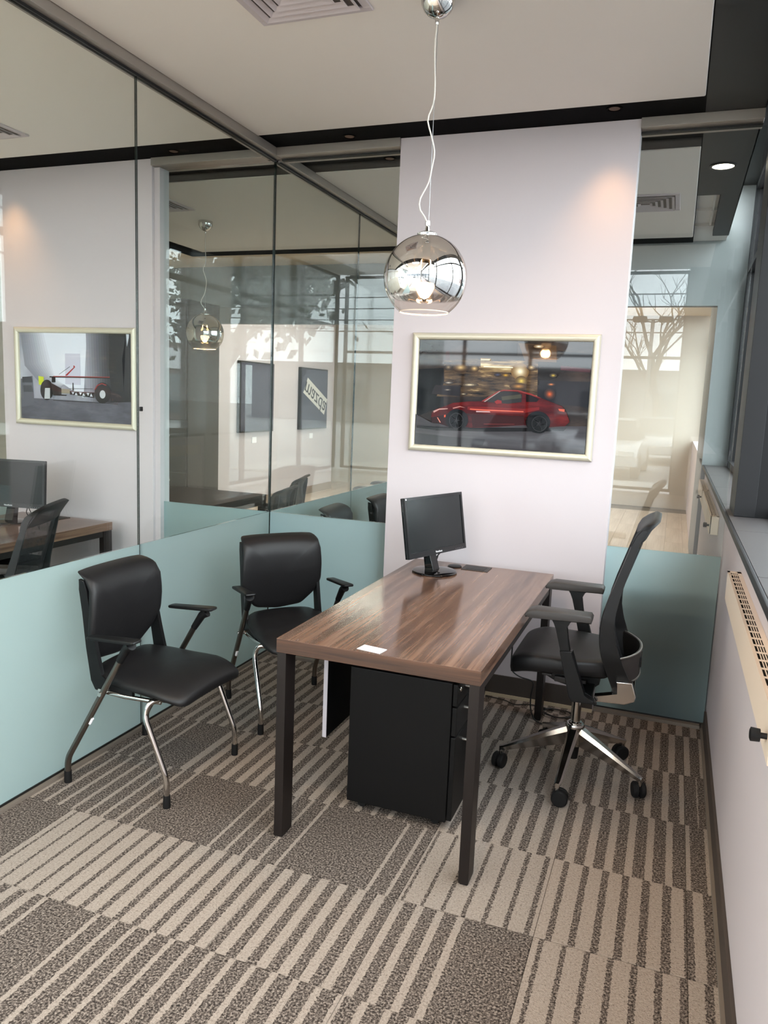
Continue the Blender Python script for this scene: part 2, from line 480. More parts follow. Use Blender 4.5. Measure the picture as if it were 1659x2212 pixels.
for y0, (ph, ts) in rows.items():
    for k, spec in enumerate(ts):
        o = tile0 if first else tile0.copy()
        if not first:
            C.objects.link(o)
        first = False; o.data = TILE_ME
        x0 = XT0 + k * TW
        if y0 > 3.87:   # cut rows along the back glass
            bm = bmesh.new(); box(bm, -TW / 2 + 0.0006, TW / 2 - 0.0006, -TW / 2 + 0.0006, -TW / 2 + (4.0 - 3.876), -0.006, 0)
            me = bpy.data.meshes.new('carpet_tile'); bm.to_mesh(me); bm.free(); me.materials.append(CARPET); o.data = me
        if k == 6:      # cut along the right wall
            ye = TW / 2 if y0 < 3.87 else -TW / 2 + (4.0 - 3.876)
            bm = bmesh.new(); box(bm, -TW / 2 + 0.0006, -TW / 2 + 0.262 - x0, -TW / 2 + 0.0006, ye, -0.006, 0)
            me = bpy.data.meshes.new('carpet_tile'); bm.to_mesh(me); bm.free(); me.materials.append(CARPET); o.data = me
        if k == 0:
            ye = TW / 2 if y0 < 3.87 else -TW / 2 + (4.0 - 3.876)
            bm = bmesh.new(); box(bm, -TW / 2 + (XL + 0.026 - x0), TW / 2 - 0.0006, -TW / 2 + 0.0006, ye, -0.006, 0)
            me = bpy.data.meshes.new('carpet_tile'); bm.to_mesh(me); bm.free(); me.materials.append(CARPET); o.data = me
        o.location = (x0 + TW / 2, y0 + TW / 2, 0)
        tile_attr(o, *spec, phase=ph + (k % 2) * 0.432 / 13)
for (x0, x1, y0, y1) in ((XLL, XL - 0.03, 0.42, 4.0), (XLL, 0.26, 4.1, 7.0)):
    bm = bmesh.new(); box(bm, x0, x1, y0, y1, -0.006, 0)
    o = fin('carpet', bm, CARPET, floor); tile_attr(o, .035, .03)
bm = bmesh.new(); box(bm, -0.1, 0.1, -0.6, 0.6, -0.006, 0, 0, 0.001, 1)
plank_me = None
def planks(x0, x1, y0, y1):
    global plank_me
    i = 0; x = x0
    while x < x1 - 0.01:
        y = y0 - (0.45 * (i % 3))
        while y < y1:
            a, b = max(y, y0), min(y + 1.2, y1)
            if b - a > 0.05:
                o = bpy.data.objects.new('floor_plank', plank_me); C.objects.link(o); o.parent = floor
                o.location = (x + 0.1, (a + b) / 2, 0); o.scale = (0.992, (b - a) / 1.2 * 0.998, 1)
            y += 1.2
        x += 0.2; i += 1
p0 = fin('floor_plank', bm, PLANK, floor); plank_me = p0.data
p0.location = (-2.7, 0.0, 0)
planks(-2.6, 0.24, -4.0, 0.418)
planks(-1.0, 0.24, 7.0, 12.5)
bx('plank_flooring', -6.9, -2.8, -7.0, 0.418, -0.006, 0, PLANK, floor)
bx('plank_flooring', -2.8, 0.42, -7.0, -4.0, -0.006, 0, PLANK, floor)
bx('plank_flooring', -6.9, -1.0, 7.0, 13.0, -0.006, 0, PLANK, floor)

# ------------------------------------------------------------------ ceilings
def cloud(name, x0, x1, y0, y1, label):
    o = bx(name, x0, x1, y0, y1, ZC, 2.96, CEIL, None, 0.006, 40)
    return tag(o, label, 'ceiling', kind='structure')
CX1 = -0.005
cloud('ceiling', XL + 0.045, CX1, 1.55, 3.765, 'white drop ceiling panel with a round chrome lamp and an air vent')
cloud('ceiling.001', XLL + 0.27, XL - 0.045, 1.55, 3.765, 'white drop ceiling panel of the office behind the left glass')
cloud('ceiling.002', XL + 0.045, CX1, 4.46, 6.69, 'white drop ceiling panel of the office behind the back wall')
cloud('ceiling.003', XLL + 0.27, XL - 0.045, 4.46, 6.69, 'white drop ceiling panel of the farthest office, with a chrome lamp')
bm = bmesh.new()
box(bm, XLL, 0.0, YO, YE, ZB, 3.02)
box(bm, 0.0, 0.25, YO, YB, ZB, 3.02, 1)
box(bm, 0.0, 0.25, YB, 5.45, ZB, 3.02, 1)
box(bm, 0.135, 0.25, 5.45, 6.69, ZB, 3.02, 1)
box(bm, 0.245, 0.25, YO, 6.69, ZB, 3.37, 1)
box(bm, 0.245, XW + 0.03, YO - 8, 13, 3.37, 3.45, 1)
box(bm, XLL, XW, YO - 0.1, YO, ZB, 4.1)
o = fin('ceiling.004', bm, [BLACKCEIL, mat('dark_grey_soffit', (31, 33, 34), 0.5, spec=0.3)])
tag(o, 'black recessed ceiling strip running around the white ceiling panels', 'ceiling', kind='structure')
bm = bmesh.new()
box(bm, 0.0, 0.135, 5.45, 7.1, 2.95, 3.02); box(bm, 0.135, 0.25, 6.69, 7.1, 2.95, 3.02)
box(bm, 0.0, 0.135, 5.98, 6.0, 2.935, 2.95); box(bm, 0.0, 0.135, 6.45, 6.47, 2.93, 2.95); box(bm, 0.10, 0.115, 5.45, 6.45, 2.935, 2.95)
tag(fin('ceiling.005', bm, CEIL), 'small pale ceiling square beside the dark strip near the far window', 'ceiling', kind='structure')
bm = bmesh.new()
box(bm, -7.0, 0.25, YE, 7.2, 2.99, 3.06); box(bm, -7.0, XW, 7.2, 13.2, 2.99, 3.06)
tag(fin('ceiling.006', bm, mat('cream_ceiling_paint', (244, 226, 200), 0.6)), 'cream lit ceiling beyond the offices', 'ceiling', kind='structure')
bm = bmesh.new(); box(bm, -7.0, XW + 0.06, -7.2, YO, 4.05, 4.15)
tag(fin('ceiling.007', bm, CEIL), 'high white showroom ceiling in front of the offices', 'ceiling', kind='structure')
bm = bmesh.new(); box(bm, -7.0, XLL, YO, YE, 2.99, 3.06)
tag(fin('ceiling.008', bm, CEIL), 'white ceiling left of the neighbouring offices', 'ceiling', kind='structure')

# ------------------------------------------------------------------ glass partitions
def pane_x(parent, x, y0, y1, film_side=1):
    g = 0.002
    bx('glass_pane', x - 0.005, x + 0.005, y0 + g, y1 - g, ZF, ZH, GLASS, parent)
    bm = bmesh.new(); fs = box(bm, x - 0.005, x + 0.005, y0 + g, y1 - g, 0.022, ZF - 0.0005, 0)
    fs[1 if film_side > 0 else 0].material_index = 1
    fin('frosted_pane', bm, [GLASS, FROST], parent)
def pane_y(parent, y, x0, x1):
    g = 0.002
    bx('glass_pane', x0 + g, x1 - g, y - 0.005, y + 0.005, ZF, ZH, GLASS, parent)
    bm = bmesh.new(); fs = box(bm, x0 + g, x1 - g, y - 0.005, y + 0.005, 0.022, ZF - 0.0005, 0)
    fs[2].material_index = 1
    fin('frosted_pane', bm, [GLASS, FROST], parent)
def partition_x(name, y0, y1, joints, label):
    w = empty(name, (0, 0, 0), 0, label, 'wall', kind='structure')
    ys = [y0] + joints + [y1]
    for a, b in zip(ys, ys[1:]): pane_x(w, XL, a, b)
    for j in joints: bx('glass_joint', XL - 0.0055, XL + 0.0055, j - 0.002, j + 0.002, 0.022, ZH, JOINT, w)
    bx('head_channel', XL - 0.045, XL + 0.045, y0, y1, 2.862, ZB, ALU, w, 0.002)
    bx('head_gasket', XL - 0.012, XL + 0.012, y0, y1, ZH, 2.862, GASKET, w)
    bx('floor_channel', XL - 0.025, XL + 0.025, y0, y1, -0.004, 0.014, GREYTRIM, w, 0.001)
    bx('floor_gasket', XL - 0.010, XL + 0.010, y0, y1, 0.014, 0.022, GASKET, w)
    return w
wl = partition_x('wall_left', 0.427, YB - 0.008, [1.633, 2.839], 'floor to ceiling glass partition with frosted lower band behind the guest chairs')
bx('pane_clip', XL + 0.005, XL + 0.012, 2.842, 2.860, 1.472, 1.492, BLKPLASTIC, wl, 0.002)
partition_x('wall_left_rear', YB + 0.008, YE, [5.285, 6.525], 'glass partition with frosted lower band between the two rear offices')
wb = empty('wall_back', (0, 0, 0), 0, 'white pier with a framed red car picture and frosted glass panes on both sides', 'wall', kind='structure')
PX0, PX1, PY0, PY1 = -1.462, -0.274, 3.985, 4.105
bx('pier', PX0, PX1, PY0, PY1, 0, ZB - 0.001, WHITE, wb, 0.002)
pane_y(wb, YB, XL + 0.008, PX0); pane_y(wb, YB, PX1, XR - 0.004)
bx('corner_post', XL - 0.006, XL + 0.006, YB - 0.006, YB + 0.006, 0.022, ZH, JOINT, wb)
for a, b in ((XL + 0.046, PX0), (PX1, XR - 0.022)):
    bx('head_channel', a, b, 3.972, 4.118, 2.862, ZB, ALU, wb, 0.002)
    bx('head_gasket', a, b, YB - 0.012, YB + 0.012, ZH, 2.862, GASKET, wb)
    bx('floor_channel', a, b - 0.002, 4.002, 4.088, -0.004, 0.016, GREYTRIM, wb, 0.001)
    bx('floor_gasket', a, b - 0.002, YB - 0.010, YB + 0.010, 0.016, 0.022, GASKET, wb)
wn = empty('wall_back_left', (0, 0, 0), 0, 'white pier and glass panes at the back of the office behind the left glass', 'wall', kind='structure')
QX0, QX1 = -4.20, -3.012
bx('pier', QX0, QX1, PY0, PY1, 0, ZB - 0.001, WHITE, wn, 0.002)
pane_y(wn, YB, QX1, XL - 0.008); pane_y(wn, YB, XLL, QX0)
bx('jamb', QX1, QX1 + 0.04, PY0 + 0.02, PY1 - 0.01, 0, 2.86, WHITE, wn, 0.001)
for a, b in ((QX1, XL - 0.046), (XLL, QX0)):
    bx('head_channel', a, b, 3.972, 4.118, 2.862, ZB, ALU, wn, 0.002)
    bx('floor_channel', a, b, 4.002, 4.088, -0.004, 0.016, GREYTRIM, wn, 0.001)
bb = bx('baseboard_back', PX0 + 0.001, PX1 - 0.001, PY0 - 0.009, PY0, 0.018, 0.119, BASEBOARD)
tag(bb, 'dark brown baseboard along the white pier', 'baseboard', kind='structure')
o = bx('trim_1', PX0 + 0.001, PX1 - 0.001, PY0 - 0.014, PY0, 0, 0.018, CREAM)
tag(o, 'thin cream strip under the dark baseboard', 'trim', kind='structure')

# ------------------------------------------------------------------ right wall, sill, heaters
wr = bx('wall_right', XR, 0.56, -7.0, 13.0, 0, 1.088, WHITE)
tag(wr, 'low white wall under the window sill', 'wall', kind='structure')
o = bx('baseboard_right', XR - 0.011, XR, -0.5, YB - 0.05, 0, 0.10, BASEBOARD, None, 0.001)
tag(o, 'dark brown baseboard along the low window wall', 'baseboard', kind='structure')
o = bx('trim_2', XR - 0.022, XR - 0.011, -0.5, YB - 0.05, 0, 0.012, GREYTRIM)
tag(o, 'grey floor strip along the low window wall', 'trim', kind='structure')
sill = empty('trim_3', (0, 0, 0), 0, 'window sill of dark slate grey tiles', 'sill', kind='structure')
bx('sill_bed', 0.256, 0.56, -1.0, 8.0, 1.088, 1.108, GROUT, sill)
bx('edge_strip', 0.244, 0.2555, -1.0, 8.0, 1.090, 1.1155, WINFRAME, sill, 0.002)
y = -0.34
while y < 7.9:
    bx('tile', 0.257, 0.558, y + 0.002, min(y + 0.908, 8.0), 1.108, 1.115, SILLTILE, sill, 0.001)
    y += 0.91
def heater(y0, y1, label):
    h = empty('wall_heater', (XR, (y0 + y1) / 2, 0.90), 0, label, 'heater', 'cream wall heaters under the window sill')
    L = (y1 - y0) / 2; D, H = 0.046, 0.10
    bx('cover', -D, -D + 0.003, -L + 0.012, L - 0.012, 0, H, HEATER, h, 0.001)
    bx('back_plate', -0.003, -0.0005, -L, L, -0.002, H, HEATER, h)
    for s in (-1, 1):
        bx('end_cap', -D + 0.006, -0.003, s * L - 0.004, s * L + 0.004, 0, H, HEATER, h, 0.001)
        bx('end_slot', -D + 0.003, -D + 0.007, s * (L - 0.004) - 0.006, s * (L - 0.004) + 0.006, 0.004, H - 0.012, HOLLOW, h)
    bx('hollow', -D + 0.004, -0.004, -L + 0.005, L - 0.005, 0.005, H - 0.012, HOLLOW, h)
    # top grille: margins, long bars and cross bars
    bm = bmesh.new(); zt = H
    box(bm, -D, -D + 0.008, -L, L, zt, zt + 0.002); box(bm, -0.014, 0.0 - 0.0005, -L, L, zt, zt + 0.002)
    box(bm, -D, -0.001, -L, -L + 0.03, zt, zt + 0.002); box(bm, -D, -0.001, L - 0.03, L, zt, zt + 0.002)
    for k in range(3):
        xx = -D + 0.0145 + k * 0.006; box(bm, xx, xx + 0.0022, -L, L, zt - 0.001, zt + 0.0015)
    n = int((y1 - y0) / 0.062)
    for k in range(1, n):
        yy = -L + (y1 - y0) * k / n; box(bm, -D + 0.004, -0.012, yy - 0.004, yy + 0.004, zt - 0.0005, zt + 0.0018)
    fin('grille', bm, HEATER, h)
    lt('knob', [(0.006, 0.0), (0.006, -0.012), (0.013, -0.013), (0.014, -0.03), (0.009, -0.032)], BLKPLASTIC, h, 16, (-D, -L + 0.05, 0.045), 'X')
    return h
heater(1.58, 3.03, 'long cream wall heater with top grille beside the task chair')
heater(4.57, 6.02, 'cream wall heater just behind the right glass pane')
heater(6.05, 6.98, 'farthest cream wall heater, near the far wall')

# window walls
def window_x(name, x, y0, y1, z0, z1, mull, trans, label, m=WINFRAME):
    w = empty(name, (0, 0, 0), 0, label, 'window', kind='structure')
    d = 0.035
    for zz in (z0, z1 - 0.05) + tuple(trans): bx('transom', x - d, x + d, y0, y1, zz, zz + 0.05, m, w, 0.002)
    ms = [y0] + list(mull) + [y1]
    for yy in ms: bx('mullion', x - d - 0.004, x + d + 0.004, yy - 0.03, yy + 0.03, z0, z1, m, w, 0.002)
    zz = [z0] + [t for t in trans] + [z1]
    for a, b in zip(ms, ms[1:]):
        for c_, e in zip(zz, zz[1:]):
            bx('pane', x - 0.004, x + 0.004, a + 0.03, b - 0.03, c_ + 0.05, e - (0.05 if e == z1 else 0), WGLASS, w)
    return w
def window_y(name, y, x0, x1, z0, z1, mull, trans, label, m=WINFRAME):
    w = empty(name, (0, 0, 0), 0, label, 'window', kind='structure')
    d = 0.035
    for zz in (z0, z1 - 0.05) + tuple(trans): bx('transom', x0, x1, y - d, y + d, zz, zz + 0.05, m, w, 0.002)
    ms = [x0] + list(mull) + [x1]
    for xx in ms: bx('mullion', xx - 0.03, xx + 0.03, y - d - 0.004, y + d + 0.004, z0, z1, m, w, 0.002)
    zz = [z0] + [t for t in trans] + [z1]
    for a, b in zip(ms, ms[1:]):
        for c_, e in zip(zz, zz[1:]):
            bx('pane', a + 0.03, b - 0.03, y - 0.004, y + 0.004, c_ + 0.05, e - (0.05 if e == z1 else 0), WGLASS, w)
    return w
window_x('window_1', XW + 0.03, -7.0, 4.09, 1.115, 3.37, [-5.6, -4.2, -2.8, -1.4, 0.0, 1.4, 2.75], [2.68], 'dark framed window over the grey sill on the right')
window_x('window_2', XW + 0.03, 4.15, 7.05, 1.115, 3.37, [5.6], [2.68], 'dark framed window of the office behind the right glass pane')
window_x('window_3', XW + 0.03, 9.65, 12.9, 1.115, 2.96, [10.7, 11.8], [2.62], 'dark framed window beyond the far wall')
window_y('window_4', -7.05, -6.6, 0.0, 0.05, 4.0, [-5.3, -4.0, -2.7, -1.35], [2.45], 'tall dark framed shop front of the showroom')
window_x('window_5', -6.75, -6.9, 1.0, 0.05, 4.0, [-5.3, -3.2, -1.1], [2.95], 'tall dark framed side window of the showroom')
post = bx('steel_post', 0.277, 0.364, 3.735, 4.035, 1.1155, 3.369, WINFRAME, None, 0.003)
tag(post, 'thick charcoal window post standing on the grey sill', 'post', kind='structure'); post.name = 'trim_4'
bx_ = bx('trim_5', 0.364, XW - 0.006, 3.74, 4.09, 1.1155, 3.369, CHARCOAL); tag(bx_, 'charcoal infill between the window post and the window', 'trim', kind='structure')

# outer and far walls
def W(name, b, m, label):
    o = bx(name, *b, m); return tag(o, label, 'wall', kind='structure')
bm = bmesh.new()
box(bm, 0.238, 0.55, 7.1, 7.2, 0, 3.37); box(bm, -1.9, 0.238, 7.1, 7.2, 2.43, 3.37); box(bm, -1.9, -0.62, 7.1, 7.2, 0, 2.43)
o = fin('wall_far', bm, COOLWALL); tag(o, 'pale grey far wall with a wide doorway behind the right glass pane', 'wall', kind='structure')
bm = bmesh.new(); box(bm, -6.9, -1.9, 8.0, 8.1, 2.35, 2.99); 
o = fin('wall_far_left', bm, COOLWALL); tag(o, 'pale grey bulkhead beyond the farthest office', 'wall', kind='structure')
W('wall_end', (-7.0, 0.6, 13.0, 13.15, 0, 3.0), WARMWALL, 'beige end wall far beyond the offices')
W('wall_end_left', (-7.1, -6.95, 1.0, 13.0, 0, 3.0), WARMWALL, 'beige side wall far left beyond the offices')
W('wall_neighbour', (XLL - 0.06, XLL, 0.43, 4.0, 0, ZB), WARMWALL, 'beige wall on the far side of the neighbouring office')
W('wall_corner', (0.0, 0.56, -7.2, -7.0, 0, 4.05), COOLWALL, 'pale wall beside the tall shop front')
W('wall_inner', (0.26, 0.43, 7.2, 9.6, 0, 2.99), COOLWALL, 'pale wall on the right just past the far doorway')

# screens wall in the showroom
sw = bx('wall_screens', -5.5, -5.4, 8.1, 11.95, 0, 2.99, WHITE); tag(sw, 'white wall with two dark screens far beyond the left glass', 'wall', kind='structure')
o = bx('baseboard_screens', -5.4, -5.388, 8.1, 11.95, 0, 0.12, mat('taupe_baseboard', (150, 132, 118), 0.5)); tag(o, 'taupe baseboard below the two dark screens', 'baseboard', kind='structure')
def screen(y0, y1, label, banner):
    s = empty('wall_screen', (-5.4, (y0 + y1) / 2, 1.50), 0, label, 'screen', 'dark screens on the far white wall')
    w = (y1 - y0) / 2
    bx('housing', 0.001, 0.05, -w, w, -0.47, 0.47, MONBLK, s, 0.004)
    bx('display', 0.05, 0.052, -w + 0.02, w - 0.02, -0.45, 0.45, mat('slate_display', (72, 74, 90), 0.2), s)
    if banner:
        a = R(24)
        m4 = frame_matrix((0, math.cos(a), -math.sin(a)), (0, math.sin(a), math.cos(a)), (0.0535, 0, 0.02))
        flip = Matrix.Scale(-1, 4, (0, 1, 0))
        bm = bmesh.new()
        b0 = -0.46
        for p in (): pass
        vs = [bm.verts.new(m4 @ Vector(q)) for q in ((-0.40, -0.10, -0.0005), (0.44, -0.10, -0.0005), (0.44, 0.17, -0.0005), (-0.36, 0.17, -0.0005))]
        bm.faces.new(vs); fin('banner', bm, mat('pale_banner', (214, 210, 204), 0.4), s)
        text('lettering', 'mazda', 0.33, mat('dark_lettering', (40, 42, 48), 0.4), s, m4 @ Matrix.Translation((0.02, 0.0, 0.001)) @ flip, 0.0008)
    bx('outlet', 0.001, 0.008, -0.06, 0.06, -0.62, -0.54, PAPER, s, 0.002)
    return s
screen(10.64, 11.60, 'dark screen with a pale slanted lettered banner far beyond the left glass', True)
screen(8.89, 9.80, 'plain dark screen nearer than the bannered one on the far white wall', False)

# ------------------------------------------------------------------ lamps in the ceiling
def spot(name, parent, loc, rgb, watt, half, blend, rad=0.02):
    l = bpy.data.lights.new(name, 'SPOT'); l.energy = watt; l.color = lin(rgb); l.spot_size = R(half * 2); l.spot_blend = blend; l.shadow_soft_size = rad
    o = bpy.data.objects.new(name, l); C.objects.link(o); o.parent = parent; o.location = loc
    return o
def pinhole(x, y, z, label, watt, half):
    d = empty('recessed_downlight', (x, y, z), 0, label, 'downlight', 'small black recessed downlights')
    bm = bmesh.new()
    lathe(bm, [(0.036, 0.0), (0.036, -0.004), (0.030, -0.004), (0.028, 0.0), (0.027, -0.001)], 20)
    fin('rim', bm, BLACKCEIL, d, 40)
    lt('lens', [(0.0005, -0.0015), (0.024, -0.0015), (0.024, -0.0005), (0.0005, -0.0005)], WARMLENS, d, 20)
    if watt: spot('beam', d, (0, 0, -0.012), (255, 194, 128), watt, half, 1.0, 0.045)
    return d
pinhole(-0.385, 3.83, ZB, 'small warm downlight in the black strip above the red car picture', 11, 42)
pinhole(-1.716, 3.90, ZB, 'small warm downlight in the black strip left of the white pier', 6, 30)
pinhole(-2.80, 3.90, ZB, 'small warm downlight above the glass beside the chassis picture', 6, 30)
pinhole(-4.07, 3.83, ZB, 'small warm downlight above the chassis picture of the next office', 13, 42)
pinhole(-1.64, 4.30, ZB, 'small warm downlight behind the glass left of the white pier', 5, 30)
def downlight(x, y, z, label, watt, r=0.058):
    d = empty('round_downlight', (x, y, z), 0, label, 'downlight', 'round ceiling downlights')
    lt('rim', [(r + 0.014, 0), (r + 0.014, -0.005), (r, -0.006), (r - 0.002, -0.001)], BLKPLASTIC, d, 32)
    lt('lens', [(0.0005, -0.003), (r - 0.002, -0.003), (r - 0.002, -0.001), (0.0005, -0.001)], DISC, d, 32)
    spot('beam', d, (0, 0, -0.02), (255, 226, 190), watt, 62, 0.7, 0.05)
    return d
downlight(0.118, 4.83, ZB, 'bright round downlight in the dark strip behind the right glass pane', 20)
def panel_light(x0, x1, y0, y1, z, label, watt):
    p = empty('ceiling_panel_light', ((x0 + x1) / 2, (y0 + y1) / 2, z), 0, label, 'ceiling light', 'rectangular ceiling lights outside the offices')
    w, l = (x1 - x0) / 2, (y1 - y0) / 2
    bx('frame', -w - 0.02, w + 0.02, -l - 0.02, l + 0.02, -0.012, 0, ALU, p, 0.003)
    bx('diffuser', -w, w, -l, l, -0.015, -0.012, TUBE, p)
    return p
downlight(-0.55, 0.42, 4.05, 'round downlight in the high showroom ceiling by the office entrance', 100)
panel_light(-1.6, -0.4, 9.2, 9.8, 2.99, 'added hidden light panel beyond the far doorway', 0)  # these three are added behind the bulkhead to brighten the cream ceiling area
panel_light(-4.6, -3.4, 10.0, 10.6, 2.99, 'added hidden light panel deep beyond the offices', 0)
panel_light(-4.6, -3.4, 8.5, 9.1, 2.99, 'added hidden light panel in front of the two dark screens', 0)
for i, (x, y) in enumerate(((-1.6, -1.0), (-4.2, -1.0), (-1.6, -4.2), (-4.2, -4.2))):
    panel_light(x - 0.6, x + 0.6, y - 0.3, y + 0.3, 4.05, 'lit panel in the high showroom ceiling, ' + ('near right', 'near left', 'far right', 'far left')[i], 0)

# ------------------------------------------------------------------ air vents
def vent(x1, y1, label, rz=0):
    S = 0.43; h = S / 2
    v = empty('air_vent', (x1 - h, y1 - h, ZC), 0, label, 'air vent', 'square louvred ceiling vents')
    bm = bmesh.new()
    for a, b, c_, d in ((-h, h, -h, -h + 0.03), (-h, h, h - 0.03, h), (-h, -h + 0.03, -h + 0.03, h - 0.03), (h - 0.03, h, -h + 0.03, h - 0.03)):
        box(bm, a, b, c_, d, -0.008, 0, 0, 0.002, 1)
    fin('frame', bm, WHITE, v)
    bx('duct', -h + 0.03, h - 0.03, -h + 0.03, h - 0.03, -0.002, -0.0005, mat('duct_shade_tone', (104, 96, 88), 0.8), v)  # shade between the louvres is put into this backing's darker colour
    for k in range(5):
        r0 = h - 0.034 - k * 0.034; r1 = r0 - 0.017
        bm = bmesh.new()
        z0, z1 = -0.017, -0.008
        A = [bm.verts.new((sx * r0, sy * r0, z0)) for sx, sy in ((-1, -1), (1, -1), (1, 1), (-1, 1))]
        B = [bm.verts.new((sx * r1, sy * r1, z1)) for sx, sy in ((-1, -1), (1, -1), (1, 1), (-1, 1))]
        A2 = [bm.verts.new(p.co + Vector((0, 0, 0.002))) for p in A]; B2 = [bm.verts.new(p.co + Vector((0, 0, 0.002))) for p in B]
        for i in range(4):
            j = (i + 1) % 4
            bm.faces.new((A[i], A[j], B[j], B[i])); bm.faces.new((A2[i], B2[i], B2[j], A2[j]))
            bm.faces.new((A[i], A2[i], A2[j], A[j])); bm.faces.new((B[i], B[j], B2[j], B2[i]))
        fin('louvre', bm, WHITE, v)
    return v
vent(-1.10, 2.675, 'white louvred vent in the ceiling left of the hanging lamp')
vent(-3.41, 3.46, 'white louvred vent above the neighbouring office behind the left glass')
vent(-3.49, 5.13, 'white louvred vent beside the farther hanging lamp')
vent(-0.10, 5.76, 'white louvred vent behind the right glass pane')

# ------------------------------------------------------------------ pendant lamps
def pendant(x, y, zc, label, Rr=0.1445):
    p = empty('pendant_lamp', (x, y, ZC), 0, label, 'pendant lamp', 'mirrored globe pendant lamps')
    dz = zc - ZC
    lt('canopy', [(0.056, 0.0), (0.058, -0.014), (0.055, -0.034), (0.046, -0.053), (0.031, -0.067), (0.014, -0.074), (0.0, -0.075)], CHROME, p, 40)
    lt('canopy_gland', [(0.0, -0.073), (0.007, -0.074), (0.007, -0.088), (0.004, -0.096), (0.0, -0.097)], CHROME, p, 16)
    top = dz + Rr
    k = -0.09 - (top + 0.04)
    pts = []
    for i in range(34):
        t = i / 33
        z = -0.09 - k * t
        s = 0.003 * math.sin(t * 14.0) + 0.014 * math.exp(-((t - 0.475) / 0.055) ** 2) - 0.012 * math.exp(-((t - 0.64) / 0.07) ** 2) + 0.030 * math.exp(-((t - 0.90) / 0.085) ** 2)
        s *= min(1.0, t * 12) * min(1.0, (1 - t) * 14 + 0.25)
        pts.append((-s, -0.4 * s, z))
    tb('cord', pts, 0.0026, WIRE, p, 8)
    tb('support_wire', [(0.003, 0, -0.09), (0.003, 0, top + 0.03)], 0.0010, STEELWIRE, p, 6)
    lt('stem', [(0.0, top + 0.046), (0.008, top + 0.044), (0.0085, top + 0.03), (0.006, top + 0.026), (0.010, top + 0.004), (0.010, top)], CHROME, p, 20)
    lt('cap', [(0.034, top - 0.0045), (0.035, top + 0.002), (0.026, top + 0.007), (0.0105, top + 0.009)], CHROME, p, 32)
    # glass globe, open below
    bm = bmesh.new(); prof = []
    a0, a1 = R(3), R(180 - 36)
    for i in range(41):
        a = a0 + (a1 - a0) * i / 40; prof.append((Rr * math.sin(a), Rr * math.cos(a)))
    rings = []
    seg = 64
    for r_, z_ in prof: rings.append([bm.verts.new((r_ * math.cos(2 * math.pi * j / seg), r_ * math.sin(2 * math.pi * j / seg), z_)) for j in range(seg)])
    for a, b in zip(rings, rings[1:]):
        for j in range(seg): bm.faces.new((a[j], a[(j + 1) % seg], b[(j + 1) % seg], b[j]))
    shade = fin('glass_globe', bm, SILVERED, p, 60); shade.location = (0, 0, dz)
    rl, zl = prof[-1]
    bm = bmesh.new()
    tube(bm, [(rl * math.cos(2 * math.pi * j / 48), rl * math.sin(2 * math.pi * j / 48), zl) for j in range(49)], 0.0022, 6, cap=False)
    fin('globe_rim', bm, mat('glass_edge', (222, 205, 190), 0.1), shade, 60)
    lt('bulb_holder', [(0.0, Rr - 0.004), (0.014, Rr - 0.006), (0.014, 0.0), (0.026, -0.012), (0.026, -0.018), (0.0, -0.018)], BLKPLASTIC, p, 20, (0, 0, dz))
    b = lt('bulb', [(0.0, -0.018), (0.029, -0.018), (0.034, -0.024), (0.034, -0.032), (0.027, -0.048), (0.014, -0.066), (0.0, -0.072)], BULB, p, 24, (0, 0, dz - 0.0))
    l = bpy.data.lights.new('bulb_light', 'POINT'); l.energy = 6; l.color = lin((255, 200, 140)); l.shadow_soft_size = 0.03
    lo = bpy.data.objects.new('bulb_light', l); C.objects.link(lo); lo.parent = p; lo.location = (0, 0, dz - 0.085)
    return p
pendant(-0.858, 2.64, 1.992, 'mirrored globe pendant lamp hanging on a white cord over the desk')
pendant(-3.64, 5.49, 2.028, 'smaller looking mirrored globe pendant in the farthest office behind both panes', 0.152)

